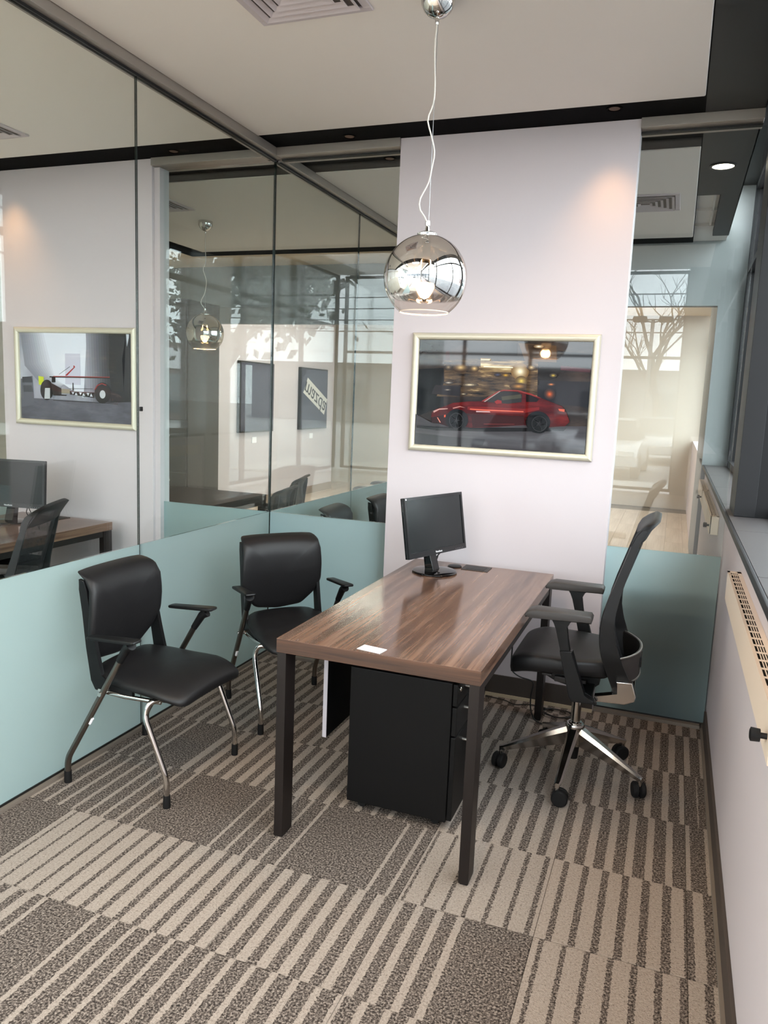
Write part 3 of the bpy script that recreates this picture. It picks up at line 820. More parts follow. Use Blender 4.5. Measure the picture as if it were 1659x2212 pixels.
# ------------------------------------------------------------------ pictures
ART = {}
def artmat(rgb, rough=0.03):
    k = 'print_%02x%02x%02x' % tuple(rgb)
    return mat(k, rgb, rough)
def framed(x0, x1, z0, z1, label, base, polys, grad=None):
    cx, cz = (x0 + x1) / 2, (z0 + z1) / 2
    f = empty('framed_picture', (cx, PY0, cz), 0, label, 'picture', 'pictures in champagne frames')
    w, h = (x1 - x0) / 2, (z1 - z0) / 2; t = 0.036
    def rail(name, a, b, c_, d):   # a,b outer corners; c_,d inner corners: rounded profile
        bm = bmesh.new()
        prof = [(0.0, -0.001), (0.02, -0.018), (0.25, -0.026), (0.55, -0.027), (0.85, -0.021), (1.0, -0.012), (1.0, -0.001)]
        e1, e2 = [], []
        for s, dy in prof:
            e1.append(bm.verts.new((a[0] + (c_[0] - a[0]) * s, dy, a[1] + (c_[1] - a[1]) * s)))
            e2.append(bm.verts.new((b[0] + (d[0] - b[0]) * s, dy, b[1] + (d[1] - b[1]) * s)))
        n = len(prof)
        for i in range(n): bm.faces.new((e1[i], e2[i], e2[(i + 1) % n], e1[(i + 1) % n]))
        bm.faces.new(e1[::-1]); bm.faces.new(e2)
        fin(name, bm, CHAMP, f, 50)
    O = [(-w, h), (w, h), (w, -h), (-w, -h)]; I = [(-w + t, h - t), (w - t, h - t), (w - t, -h + t), (-w + t, -h + t)]
    for i in range(4): rail('frame_rail', O[i], O[(i + 1) % 4], I[i], I[(i + 1) % 4])
    # flat print: base sheet plus printed shapes a hair apart
    bm = bmesh.new(); mats = [base]; idx = {}
    iw, ih = 2 * (w - t), 2 * (h - t)
    def P(u, v, k): return (-w + t + u * iw, -0.006 - 0.00012 * k, h - t - v * ih)
    vs = [bm.verts.new(P(u, v, 0)) for u, v in ((0, 0), (1, 0), (1, 1), (0, 1))]; bm.faces.new(vs)
    for k, (col, pts) in enumerate(polys):
        m = col if not isinstance(col, tuple) else artmat(col)
        if m.name not in idx: idx[m.name] = len(mats); mats.append(m)
        pts = [(min(1, max(0, a)), min(1, max(0, b))) for a, b in pts]
        try:
            fc = bm.faces.new([bm.verts.new(P(a, b, k + 1)) for a, b in pts]); fc.material_index = idx[m.name]
        except ValueError: pass
    me = bpy.data.meshes.new('print'); bmesh.ops.triangulate(bm, faces=bm.faces[:]); bmesh.ops.recalc_face_normals(bm, faces=bm.faces[:])
    for fc in bm.faces:
        if fc.normal.y > 0: fc.normal_flip()
    bm.to_mesh(me); bm.free()
    for m in mats: me.materials.append(m)
    o = bpy.data.objects.new('print', me); C.objects.link(o); o.parent = f
    return f
def streak_mat(name, stops, sx, sz, seed, rough=0.03):
    t = NT(name)
    tc = t.n('ShaderNodeTexCoord'); mp = t.n('ShaderNodeMapping')
    mp.inputs['Scale'].default_value = (sx, 1, sz); mp.inputs['Location'].default_value = (seed, 0, seed * 1.7)
    t.l(tc.outputs['Object'], mp.inputs['Vector'])
    n = t.n('ShaderNodeTexNoise'); n.inputs['Scale'].default_value = 1; n.inputs['Detail'].default_value = 4; n.inputs['Roughness'].default_value = 0.6
    t.l(mp.outputs[0], n.inputs['Vector'])
    b = t.n('ShaderNodeBsdfPrincipled'); b.inputs['Roughness'].default_value = rough
    t.l(t.ramp(n.outputs['Fac'], stops), b.inputs['Base Color']); t.l(b.outputs[0], t.out.inputs[0])
    return t.m
def ell(cx, cy, rx, ry, n=28): return [(cx + rx * math.cos(2 * math.pi * i / n), cy + ry * math.sin(2 * math.pi * i / n)) for i in range(n)]
def zp(pts):   # from the look at the picture: pixels of a 1659 wide crop to print coordinates
    out = []
    for x, y in pts:
        v = (y - 118) / 870.0
        xl = 160 - 40 * v; xr = 1525 - 72 * v
        yt = 115 + 15 * (x - 160) / 1365; yb = 938 + 72 * (x - 122) / 1328
        out.append(((x - xl) / (xr - xl), (y - yt) / (yb - yt)))
    return out
NIGHT = streak_mat('night_street_print', [(0.3, (22, 18, 17)), (0.5, (44, 36, 33)), (0.72, (72, 58, 50))], 3, 9, 3)
LIGHTS = streak_mat('street_lights_print', [(0.34, (70, 52, 36)), (0.5, (150, 124, 84)), (0.62, (216, 196, 150)), (0.75, (250, 238, 206))], 5, 42, 11)
LIGHTS2 = streak_mat('dim_lights_print', [(0.38, (34, 28, 26)), (0.55, (92, 72, 52)), (0.7, (190, 160, 112))], 7, 38, 5)
ROAD = streak_mat('road_print', [(0.3, (46, 44, 47)), (0.6, (66, 63, 66)), (0.8, (80, 77, 78))], 2, 22, 8)
REDP = streak_mat('red_car_print', [(0.3, (38, 7, 9)), (0.5, (72, 13, 15)), (0.7, (104, 25, 24))], 4, 16, 2)
car_body = [(268, 690), (300, 662), (370, 640), (440, 612), (560, 600), (672, 597), (740, 555), (800, 517), (850, 505), (960, 509), (1060, 535), (1140, 572), (1210, 600), (1290, 632), (1325, 690), (1345, 755), (1310, 790), (1180, 800), (1000, 785), (690, 806), (580, 808), (540, 800), (400, 800), (330, 775), (270, 768), (262, 725)]
def glow(cx, cy, rx, ry, ci, co, n=6):
    return [(tuple(int(co[j] + (ci[j] - co[j]) * (i / (n - 1)) ** 1.5) for j in range(3)), zp(ell(cx, cy, rx * (1 - i / n), ry * (1 - i / n), 20))) for i in range(n)]
polys = [  # printed scene; its shapes include one painted lamp reflection
    ((18, 15, 16), zp([(120, 345), (360, 335), (360, 640), (300, 660), (120, 720)])),
    ((62, 38, 35), zp([(378, 205), (408, 200), (410, 450), (368, 450)])),
    ((34, 28, 26), zp([(560, 130), (950, 140), (950, 240), (560, 236)])),
    (LIGHTS2, zp([(365, 275), (660, 262), (660, 560), (300, 560), (365, 450)])),
    (LIGHTS2, zp([(655, 255), (1110, 285), (1100, 600), (640, 560)])),
    (LIGHTS, zp([(662, 258), (740, 260), (750, 280), (940, 288), (935, 372), (662, 362)])),
    ((84, 62, 44), zp([(960, 140), (1250, 160), (1250, 290), (1010, 280)])),
    ((58, 44, 34), zp([(1030, 150), (1200, 160), (1200, 270), (1050, 265)])),
    ((24, 20, 20), zp([(850, 150), (950, 150), (950, 225), (850, 225)])),
    ((40, 34, 36), zp([(290, 470), (500, 480), (500, 560), (260, 540)])),
    ((34, 31, 34), zp([(1120, 430), (1500, 440), (1480, 640), (1100, 600)])),
    ((24, 22, 25), zp([(1260, 200), (1515, 225), (1505, 335), (1250, 300)])),
    ((70, 34, 40), zp([(1280, 315), (1500, 340), (1498, 366), (1280, 350)])),
]
polys += glow(500, 332, 74, 40, (196, 164, 112), (60, 46, 36))
polys += glow(400, 330, 36, 24, (140, 122, 98), (50, 40, 34))
polys += glow(612, 340, 40, 30, (214, 178, 118), (70, 54, 40))
polys += glow(972, 362, 70, 66, (255, 246, 214), (120, 92, 58), 8)
polys += glow(982, 436, 48, 40, (206, 176, 84), (92, 72, 46))
polys += glow(1060, 330, 36, 26, (200, 176, 130), (70, 54, 40))
polys += glow(960, 478, 70, 26, (170, 118, 58), (66, 50, 38))
polys += glow(862, 392, 34, 17, (196, 148, 44), (80, 62, 42), 4)
polys += glow(798, 388, 30, 14, (62, 68, 96), (54, 46, 44), 4)
polys += glow(576, 468, 74, 16, (206, 188, 152), (66, 54, 44), 4)
polys += glow(404, 452, 46, 12, (190, 176, 156), (50, 44, 42), 4)
polys += glow(396, 508, 40, 9, (150, 136, 124), (44, 40, 40), 3)
polys += glow(526, 541, 34, 9, (186, 168, 138), (48, 42, 40), 3)
polys += glow(1198, 538, 44, 44, (196, 86, 44), (48, 38, 38), 6)
polys += glow(1210, 462, 34, 14, (206, 120, 66), (46, 38, 38), 4)
polys += glow(1226, 392, 30, 18, (190, 160, 66), (46, 40, 38), 4)
polys += glow(1118, 168, 38, 14, (255, 244, 220), (120, 96, 70), 4)
polys += [
    ((232, 214, 168), zp([(668, 268), (740, 268), (740, 276), (668, 276)])),
    ((244, 232, 196), zp([(690, 320), (920, 328), (920, 336), (690, 330)])),
    (ROAD, zp([(120, 700), (280, 775), (1340, 790), (1490, 790), (1450, 1015), (122, 940)])),
    ((40, 38, 41), zp([(130, 850), (420, 880), (700, 900), (680, 950), (500, 965), (125, 935)])),
    ((18, 16, 18), zp([(140, 790), (420, 805), (1320, 805), (1300, 830), (700, 838), (300, 830), (140, 810)])),
    (REDP, zp(car_body)),
    ((48, 8, 10), zp([(590, 700), (1000, 712), (1010, 780), (690, 804), (600, 804)])),
    ((40, 8, 10), zp([(262, 725), (300, 720), (400, 700), (400, 800), (330, 775), (270, 768)])),
    ((112, 27, 26), zp([(560, 640), (700, 640), (1000, 655), (1120, 640), (1120, 662), (1000, 690), (700, 690), (560, 664)])),
    ((134, 48, 45), zp([(672, 597), (740, 555), (800, 517), (850, 505), (960, 509), (1060, 535), (1140, 572), (1080, 556), (960, 518), (850, 514), (806, 524), (700, 600)])),
    ((40, 37, 37), zp([(712, 602), (812, 524), (850, 518), (955, 522), (990, 545), (985, 602), (880, 616)])),
    ((66, 62, 50), zp([(830, 560), (980, 540), (984, 570), (835, 590)])),
    ((150, 138, 130), zp([(690, 600), (815, 518), (824, 518), (702, 602)])),
    ((26, 16, 18), zp([(1020, 540), (1060, 548), (1120, 580), (1100, 600), (1020, 600)])),
    ((132, 32, 34), zp([(775, 600), (800, 585), (830, 592), (832, 612), (790, 618)])),
    ((206, 96, 74), zp([(580, 655), (700, 662), (1000, 674), (1000, 681), (700, 672), (580, 664)])),
    ((206, 170, 170), zp([(630, 674), (736, 677), (744, 684), (630, 683)])),
    ((112, 46, 44), zp([(690, 776), (930, 776), (930, 779), (690, 780)])),
    ((180, 120, 112), zp([(440, 650), (500, 636), (545, 650), (500, 644), (444, 658)])),
    ((196, 150, 142), zp([(280, 676), (330, 657), (400, 654), (400, 660), (330, 666), (285, 690)])),
    ((216, 136, 116), zp([(312, 728), (318, 726), (343, 766), (336, 768)])),
    ((206, 84, 56), zp([(370, 708), (384, 704), (382, 724), (370, 726)])),
    ((190, 80, 56), zp([(1262, 652), (1310, 656), (1308, 678), (1270, 670)])),
    ((14, 12, 14), zp(ell(475, 745, 92, 84))),
    ((7, 7, 8), zp(ell(470, 752, 72, 74))),
    ((54, 52, 54), zp(ell(470, 752, 58, 62))),
    ((11, 11, 12), zp(ell(470, 752, 54, 58))),
    ((60, 56, 56), zp(ell(470, 752, 10, 11))),
    ((14, 12, 14), zp(ell(1110, 760, 92, 86))),
    ((7, 7, 8), zp(ell(1120, 772, 72, 76))),
    ((50, 48, 50), zp(ell(1120, 772, 58, 62))),
    ((11, 11, 12), zp(ell(1120, 772, 54, 58))),
]
for k in range(5):
    a = k * 2 * math.pi / 5
    for wx, wy in ((470, 752), (1120, 772)):
        polys.append(((40, 39, 41), zp([(wx + 8 * math.cos(a + 1.4), wy + 8 * math.sin(a + 1.4)), (wx + 54 * math.cos(a - .08), wy + 57 * math.sin(a - .08)), (wx + 54 * math.cos(a + .08), wy + 57 * math.sin(a + .08)), (wx + 8 * math.cos(a - 1.4), wy + 8 * math.sin(a - 1.4))])))
framed(-1.343, -0.376, 1.299, 1.921, 'champagne framed picture of a red coupe at night on the white pier', NIGHT, polys)

def yp(pts):   # crop of the chassis picture to print coordinates
    out = []
    for x, y in pts:
        v = (y - 275) / 940.0
        xl = 180 + 22 * v; xr = 1385 - 10 * v
        yt = 272 + 24 * (x - 180) / 1205; yb = 1180 + 72 * (x - 200) / 1180
        out.append(((x - xl) / (xr - xl), (y - yt) / (yb - yt)))
    return out
GREYP = streak_mat('grey_studio_print', [(0.25, (120, 120, 134)), (0.5, (168, 170, 184)), (0.75, (198, 202, 216))], 4, 3, 4)
FLOORP = streak_mat('dark_floor_print', [(0.25, (62, 62, 72)), (0.5, (86, 86, 98)), (0.75, (112, 112, 124))], 3, 9, 6)
DARKP = streak_mat('dark_side_print', [(0.25, (38, 38, 44)), (0.5, (58, 58, 66)), (0.8, (96, 96, 106))], 9, 3, 7)
polys2 = []
for k in range(12):   # bright haze in the middle of the studio print
    q = (k / 11) ** 1.3
    polys2.append((tuple(int(a_ + (b_ - a_) * q) for a_, b_ in zip((138, 139, 152), (232, 236, 250))), yp([(190 + 24 * k, 275), (925, 288), (925 - 4 * k, 470 + 45 * k), (560 + 2 * k, 980 - 20 * k), (240 + 26 * k, 620 - 4 * k)])))
for k in range(10):   # dark curtain side
    q = k / 9
    polys2.append((tuple(int(a_ + (b_ - a_) * q) for a_, b_ in zip((150, 150, 164), (34, 35, 41))), yp([(915 + 26 * k, 285), (1385, 296), (1372, 1120), (930 + 26 * k, 1020)])))
polys2 += [
    ((206, 206, 226), yp([(690, 495), (850, 500), (855, 830), (690, 820)])),
    ((26, 27, 32), yp([(1165, 290), (1330, 296), (1290, 560), (1300, 900), (1180, 900), (1150, 640)])),
    ((206, 212, 226), yp([(1335, 300), (1362, 300), (1362, 330), (1340, 430)])),
    (FLOORP, yp([(200, 960), (560, 980), (1160, 1020), (1372, 1010), (1380, 1255), (205, 1180)])),
    ((96, 97, 108), yp([(200, 760), (330, 730), (350, 1040), (205, 1060)])),
    ((56, 58, 66), yp([(215, 740), (320, 735), (330, 800), (215, 800)])),
    ((70, 72, 80), yp([(225, 830), (320, 830), (335, 900), (230, 900)])),
    ((30, 24, 26), yp([(520, 735), (1160, 748), (1160, 762), (520, 748)])),
    ((150, 44, 44), yp([(560, 732), (1160, 744), (1160, 752), (560, 740)])),
    ((160, 40, 40), yp([(690, 728), (712, 730), (800, 640), (790, 622), (778, 626), (784, 640)])),
    ((40, 38, 42), yp([(622, 716), (628, 716), (745, 636), (742, 632)])),
    ((204, 216, 40), yp([(398, 732), (456, 740), (458, 832), (402, 824)])),
    ((24, 24, 27), yp(ell(490, 880, 72, 108))),
    ((196, 200, 206), yp([(470, 860), (525, 860), (525, 975), (462, 975)])),
    ((34, 32, 35), yp([(545, 740), (585, 742), (585, 800), (545, 800)])),
    ((40, 36, 38), yp([(525, 800), (585, 830), (650, 865), (650, 930), (710, 935), (700, 945), (560, 940)])),
    ((150, 142, 126), yp([(650, 868), (740, 875), (745, 920), (650, 918)])),
    ((22, 22, 26), yp([(740, 895), (1000, 910), (1000, 968), (740, 930)])),
    ((28, 26, 30), yp(ell(1085, 915, 84, 112))),
    ((204, 206, 212), yp(ell(1085, 930, 30, 44))),
    ((150, 44, 44), yp([(1000, 880), (1030, 830), (1080, 810), (1130, 830), (1120, 838), (1080, 820), (1036, 840), (1008, 884)])),
    ((30, 30, 34), yp([(772, 806), (780, 806), (784, 890), (768, 890)])),
    ((30, 30, 34), yp([(560, 990), (1240, 1030), (1240, 1034), (560, 994)])),
    ((30, 30, 34), yp([(740, 864), (985, 870), (985, 874), (740, 868)])),
]
for k in range(6):
    x = 760 + k * 40
    polys2.append(((220, 224, 236), yp([(x, 903 + k * 2.6), (x + 30, 905 + k * 2.6), (x + 15, 930 + k * 4)] if k % 2 == 0 else [(x - 6, 932 + k * 4), (x + 24, 934 + k * 4), (x + 8, 906 + k * 2.6)])))
framed(-4.086, -3.127, 1.308, 1.932, 'champagne framed picture of a bare car chassis in the next office', GREYP, polys2)

# ------------------------------------------------------------------ desks
def desk(x0, x1, y0, y1, label, modesty=True, lid=True, top=None):
    cx, cy = (x0 + x1) / 2, (y0 + y1) / 2; w, l = (x1 - x0) / 2, (y1 - y0) / 2
    d = empty('desk', (cx, cy, 0), 0, label, 'desk', 'walnut desks with dark square legs')
    bm = bmesh.new(); fs = box(bm, -w, w, -l, l, 0.690, 0.74)
    bmesh.ops.bevel(bm, geom=list({e for f in fs for e in f.edges}), offset=0.0016, segments=2, affect='EDGES', profile=0.5)
    bm.normal_update()
    for f in bm.faces:
        if abs(f.normal.y) > 0.7: f.material_index = 1
    fin('desktop', bm, top or [WALNUT, WALNUT_X], d)
    for sx in (-1, 1):
        for sy in (-1, 1):
            ax = sx * (w - 0.002); bx_ = ax - sx * 0.034
            ay = sy * (l - 0.004); by_ = ay - sy * 0.074
            g = bx('leg', min(ax, bx_), max(ax, bx_), min(ay, by_), max(ay, by_), 0.006, 0.690, DESKLEG, d, 0.0012)
            bx('leg_glide', min(ax, bx_) + 0.004, max(ax, bx_) - 0.004, min(ay, by_) + 0.006, max(ay, by_) - 0.006, 0.0, 0.006, RUBBER, g)
    for sx in (-1, 1):
        ax = sx * (w - 0.006); b2 = ax - sx * 0.026
        bx('side_rail', min(ax, b2), max(ax, b2), -l + 0.08, l - 0.08, 0.655, 0.690, DESKLEG, d)
    if modesty:
        mp = bx('modesty_panel', -w + 0.066, -w + 0.082, -l + 0.262, l - 0.09, 0.285, 0.690, PANELBLK, d)
        bx('edge_band', -w + 0.066, -w + 0.082, -l + 0.259, -l + 0.262, 0.285, 0.690, EDGEBAND, mp)
    if lid:
        p = bx('power_lid', -0.08, 0.055, l - 0.135, l - 0.025, 0.7405, 0.743, GREYPLASTIC, d, 0.0008)
        bx('flap', -0.060, 0.035, l - 0.120, l - 0.045, 0.743, 0.7442, BLKPLASTIC, p, 0.0005)
    return d
desk(-1.2236, -0.5007, 2.2924, 3.826, 'walnut desk with a monitor standing against the white pier')
desk(-3.953, -3.230, 2.335, 3.868, 'walnut desk of the next office seen through the left glass')
desk(-4.30, -3.12, 4.80, 5.62, 'dark espresso desk of the farthest office behind two glass panes', False, False, [mat('espresso_laminate', (44, 36, 34), 0.4)] * 2)

def pedestal(x0, y0, label, W_=0.396, D_=0.39):
    p = empty('drawer_pedestal', (x0 + W_ / 2, y0 + D_ / 2, 0), 0, label, 'pedestal', 'black drawer pedestals under the desks')
    w, d = W_ / 2, D_ / 2
    bx('carcass', -w, w, -d, d, 0.035, 0.572, PEDESTAL, p, 0.003)
    for z0, z1, hz in ((0.486, 0.568, 0.532), (0.372, 0.480, 0.448), (0.042, 0.366, 0.322)):
        dr = bx('drawer', w + 0.002, w + 0.020, -d + 0.004, d - 0.002, z0, z1, PEDESTAL, p, 0.003)
        bm = bmesh.new()
        tube(bm, fillet([(w + 0.019, -0.085, hz), (w + 0.040, -0.085, hz), (w + 0.040, 0.085, hz), (w + 0.019, 0.085, hz)], 0.006), 0.0055, 10)
        fin('drawer_handle', bm, SATIN, dr, 50)
    lt('lock', [(0.0, 0.0), (0.009, 0.0), (0.009, 0.004), (0.007, 0.006), (0.0, 0.006)], CHROME, p, 16, (w + 0.020, -d + 0.03, 0.545), 'X')
    for sx in (-1, 1):
        for sy in (-1, 1):
            cs = lt('caster', [(0.0, -0.012), (0.016, -0.012), (0.0195, -0.008), (0.0195, 0.008), (0.016, 0.012), (0.0, 0.012)], RUBBER, p, 20, (sx * (w - 0.05), sy * (d - 0.045), 0.0195), 'Y')
            bx('caster_fork', sx * (w - 0.05) - 0.008, sx * (w - 0.05) + 0.008, sy * (d - 0.045) - 0.013, sy * (d - 0.045) + 0.013, 0.022, 0.036, BLKPLASTIC, cs)
    return p
pedestal(-1.060, 2.580, 'black drawer pedestal under the near end of the walnut desk')
pedestal(-3.79, 3.10, 'black drawer pedestal under the desk of the next office')

# ------------------------------------------------------------------ monitors
def monitor(x, y, rz, label, tilt=R(9.5)):
    """screen faces local -Y"""
    m = empty('monitor', (x, y, 0.7406), rz, label, 'monitor', 'black flat monitors on the desks')
    lt('base', [(0.0, 0.0), (0.104, 0.0), (0.110, 0.003), (0.110, 0.006), (0.104, 0.011), (0.06, 0.015), (0.0, 0.016)], GLOSSBLK, m, 56)
    bm = bmesh.new(); prism(bm, [(-0.012, 0.013), (0.040, 0.013), (0.062, 0.13), (0.030, 0.13)], 'X', -0.027, 0.027, 0, 0.003)
    fin('neck', bm, GLOSSBLK, m, 40)
    lt('hinge', [(0.0, -0.034), (0.012, -0.034), (0.013, 0.0), (0.012, 0.034), (0.0, 0.034)], CHROME, m, 20, (0, 0.035, 0.122), 'X')
    w, h = 0.232, 0.143; C0 = Vector((0, 0.0, 0.237))
    Mt = Matrix.Translation(C0) @ Matrix.Rotation(-tilt, 4, 'X')
    def tb_(o): o.matrix_basis = Mt @ o.matrix_basis; return o
    bm = bmesh.new()
    bw, bh = 0.013, 0.026
    for a in ((-w, w, h - bw, h), (-w, w, -h, -h + bh), (-w, -w + bw, -h + bh, h - bw), (w - bw, w, -h + bh, h - bw)):
        box(bm, a[0], a[1], 0.0, 0.014, a[2], a[3])
    fr = tb_(fin('bezel', bm, MONBLK, m))
    hs = tb_(bx('housing', -w, w, 0.014, 0.026, -h, h, GLOSSBLK, m, 0.003))
    tb_(bx('housing_bulge', -w * 0.72, w * 0.72, 0.026, 0.046, -h * 0.66, h * 0.62, MONBLK, m, 0.009))
    tb_(bx('display', -w + bw, w - bw, 0.004, 0.013, -h + bh, h - bw, SCREEN, m))
    T = Matrix(((1, 0, 0, 0), (0, 0, -1, 0), (0, 1, 0, 0), (0, 0, 0, 1)))
    text('lettering', 'ViewSonic', 0.013, PAPER, m, Mt @ Matrix.Translation((0, -0.0006, -h + 0.012)) @ T, 0.0003)
    bm = bmesh.new(); box(bm, -w + 0.006, -w + 0.013, -0.0008, -0.0002, h - 0.011, h - 0.004); tb_(fin('emblem', bm, PAPER, m))
    bm = bmesh.new()
    for k in range(5): box(bm, w - 0.035 - k * 0.014, w - 0.031 - k * 0.014, -0.0008, -0.0002, -h + 0.006, -h + 0.0072)
    tb_(fin('button_marks', bm, INKGREY, m))
    pts = [(0.085, 0.035, 0.118), (0.10, 0.03, 0.09), (0.075, 0.05, 0.055), (0.095, 0.065, 0.02), (0.125, 0.10, 0.006), (0.135, 0.12, 0.006)]
    tb('cable', pts, 0.003, CABLE, m, 8, 0.02)
    tb('cable', [(0.09, 0.035, 0.118), (0.105, 0.06, 0.05), (0.11, 0.075, 0.02), (0.13, 0.115, 0.007)], 0.0025, CABLE, m, 8, 0.02)
    return m
monitor(-1.040, 3.560, 1.2296, 'black monitor on a round glossy base on the walnut desk')
monitor(-3.70, 3.52, R(12), 'black monitor on the desk of the next office', R(4))
o = lt('cable_grommet', [(0.0, 0.0), (0.034, 0.0), (0.036, 0.003), (0.032, 0.006), (0.0, 0.006)], BLKPLASTIC, None, 28, (0, 0, 0))
o.location = (-0.985, 3.735, 0.7402); tag(o, 'round black cable cover lying on the desk behind the monitor', 'cable cover')
# paper card on the desk
card = empty('name_card', (-0.885, 2.333, 0.7402), R(-9), 'small white card with faded print at the desk front edge', 'card')
bx('card_sheet', -0.044, 0.044, -0.025, 0.025, 0, 0.0012, PAPER, card)
bm = bmesh.new()
random.seed(3)
for k in range(8):
    xx = -0.034 + k * 0.0085; box(bm, xx, xx + 0.0065, -0.002 + random.uniform(-.001, .001), 0.005, 0.0012, 0.00128, 0 if k < 5 else 1)
fin('faded_print', bm, [INKBLUE, INKGREY], card)

# ------------------------------------------------------------------ guest chairs (local +X is forward)
def guest_chair(name, label, group, mesh_back=False):
    c = empty(name, (0, 0, 0), 0, label, 'chair', group)
    out = smooth_outline([(-0.175, -0.165), (-0.09, -0.205), (0.05, -0.226), (0.20, -0.232), (0.282, -0.205), (0.288, 0.205), (0.20, 0.232), (0.05, 0.226), (-0.09, 0.205), (-0.175, 0.165)], 0.05, 3)
    def sf(s, t, d):
        drop = -0.040 * max(0.0, (s - 0.13) / 0.155) ** 1.7 - 0.012 * (t / 0.23) ** 2 * (1 if d > 0.02 else 0.4)
        return (s, t, 0.418 + d + drop + 0.008 * (1 - (t / 0.24) ** 2) + 0.012 * min(1, max(0, (0.05 - s) / 0.2)))
    bm = bmesh.new(); cushion(bm, out, [(0.6, 0.0), (0.94, 0.0), (0.99, 0.008), (1.0, 0.02), (0.985, 0.033), (0.94, 0.042), (0.80, 0.046), (0.5, 0.047), (0.2, 0.047)], sf)
    fin('seat', bm, LEATHER if not mesh_back else BLKPLASTIC, c, 60)
    out2 = smooth_outline([(-0.17, -0.15), (0.18, -0.205), (0.235, -0.17), (0.235, 0.17), (0.18, 0.205), (-0.17, 0.15)], 0.04, 3)
    bm = bmesh.new(); cushion(bm, out2, [(0.7, 0.388), (0.92, 0.392), (1.0, 0.408), (1.0, 0.416), (0.5, 0.416)], lambda s, t, d: (s, t, d - 0.012 * max(0, (s - 0.1) / 0.14)))
    fin('seat_shell', bm, BLKPLASTIC, c, 50)
    prof = [(0.46, -0.198), (0.52, -0.183), (0.60, -0.163), (0.68, -0.152), (0.76, -0.152), (0.80, -0.155), (0.825, -0.162), (0.840, -0.175), (0.851, -0.196), (0.860, -0.222)]
    def bf(s, t, d):
        edge = 0.020 * (s / 0.21) ** 2 * (1.0 if t < 0.8 else max(0.3, 1 - (t - 0.8) * 10))
        return (interp(prof, t) + edge + d, s, t - (0.006 * (s / 0.2) ** 4 if t > 0.8 else 0))
    bo = smooth_outline([(-0.204, 0.860), (0.204, 0.860), (0.216, 0.72), (0.217, 0.62), (0.188, 0.555), (0.125, 0.488), (0.0, 0.472), (-0.125, 0.488), (-0.188, 0.555), (-0.217, 0.62), (-0.216, 0.72)], 0.022, 4)
    bm = bmesh.new()
    cushion(bm, bo, [(0.5, -0.022), (0.93, -0.022), (0.985, -0.016), (1.0, -0.006), (0.995, 0.004), (0.975, 0.011), (0.93, 0.015), (0.8, 0.017), (0.5, 0.018), (0.2, 0.018)], bf)
    b = fin('backrest', bm, MESHFAB if mesh_back else LEATHER, c, 60)
    if mesh_back:
        bm = bmesh.new(); pts = [bf(s, t, 0.0) for s, t in bo]; tube(bm, pts + pts[:1], 0.010, 8, cap=False); fin('back_rim', bm, BLKPLASTIC, c, 60)
    for s in (-1, 1):
        y = s * 0.243
        poly = [(-0.200, 0.830), (-0.176, 0.826), (-0.162, 0.79), (-0.150, 0.72), (-0.138, 0.64), (-0.118, 0.55), (-0.098, 0.455), (-0.055, 0.428), (0.05, 0.420), (0.05, 0.395), (-0.09, 0.385), (-0.128, 0.395), (-0.148, 0.43), (-0.168, 0.56), (-0.184, 0.70), (-0.198, 0.79)]
        pz('back_upright', poly, 'Y', min(s * 0.190, s * 0.208), max(s * 0.190, s * 0.208), BLKPLASTIC, c, 0.003)
        # rear leg runs from the floor up to the armrest
        bm = bmesh.new(); tube(bm, fillet([(-0.238, y, 0.03), (-0.237, y, 0.100), (0.030, y, 0.560)], 0.03), 0.0125, 14)
        lg = fin('rear_leg', bm, GUNMETAL, c, 60)
        bm = bmesh.new(); lathe(bm, [(0.0, 0.0), (0.0145, 0.0), (0.0150, 0.004), (0.0142, 0.048), (0.0125, 0.049)], 16, (-0.238, y, 0)); fin('foot_sleeve', bm, RUBBER, lg, 50)
        d = Vector((0.267, 0, 0.46)).normalized(); q = Vector((-0.237, y - 0.0 , 0.10)) + d * 0.215
        bm = bmesh.new(); tube(bm, [q - d * 0.014 + Vector((0.011, 0, -0.006)), q + d * 0.014 + Vector((0.011, 0, -0.006))], 0.0065, 8); fin('white_clip', bm, PAPER, lg, 50)
        tb('pivot', [(-0.065, s * 0.222, 0.402), (-0.065, s * 0.258, 0.402)], 0.009, CHROME, lg, 12)
        # armrest with its stem
        bm = bmesh.new()
        tube(bm, [(0.022, y, 0.546), (0.060, y + s * 0.004, 0.606), (0.082, y + s * 0.008, 0.622)], [0.0145, 0.018, 0.022], 12)
        ao = smooth_outline([(-0.112, y + s * 0.012 - 0.021), (0.118, y + s * 0.014 - 0.027), (0.118, y + s * 0.014 + 0.027), (-0.112, y + s * 0.012 + 0.021)], 0.012, 3)
        cushion(bm, ao, [(0.8, 0.0), (0.97, 0.002), (1.0, 0.007), (0.98, 0.012), (0.9, 0.014), (0.4, 0.014)], lambda a, b_, d_: (a, b_, 0.618 + d_ + 0.06 * (a + 0.1) - 0.0))
        fin('armrest', bm, BLKPLASTIC, c, 50)
        bm = bmesh.new(); tube(bm, fillet([(0.234, y, 0.03), (0.234, y, 0.116), (0.136, y, 0.345), (0.142, y - s * 0.012, 0.398), (0.185, y - s * 0.09, 0.399), (0.19, 0.06 * s, 0.396)], 0.035, 6), 0.0115, 14)
        fl = fin('front_leg', bm, CHROME, c, 60)
        bm = bmesh.new(); lathe(bm, [(0.0, 0.0), (0.0138, 0.0), (0.0143, 0.004), (0.0135, 0.050), (0.0115, 0.051)], 16, (0.234, y, 0)); fin('foot_sleeve', bm, RUBBER, fl, 50)
        tb('seat_rail', [(-0.10, s * 0.218, 0.400), (0.02, s * 0.210, 0.392), (0.17, s * 0.190, 0.388)], 0.009, CHROME, c, 10)
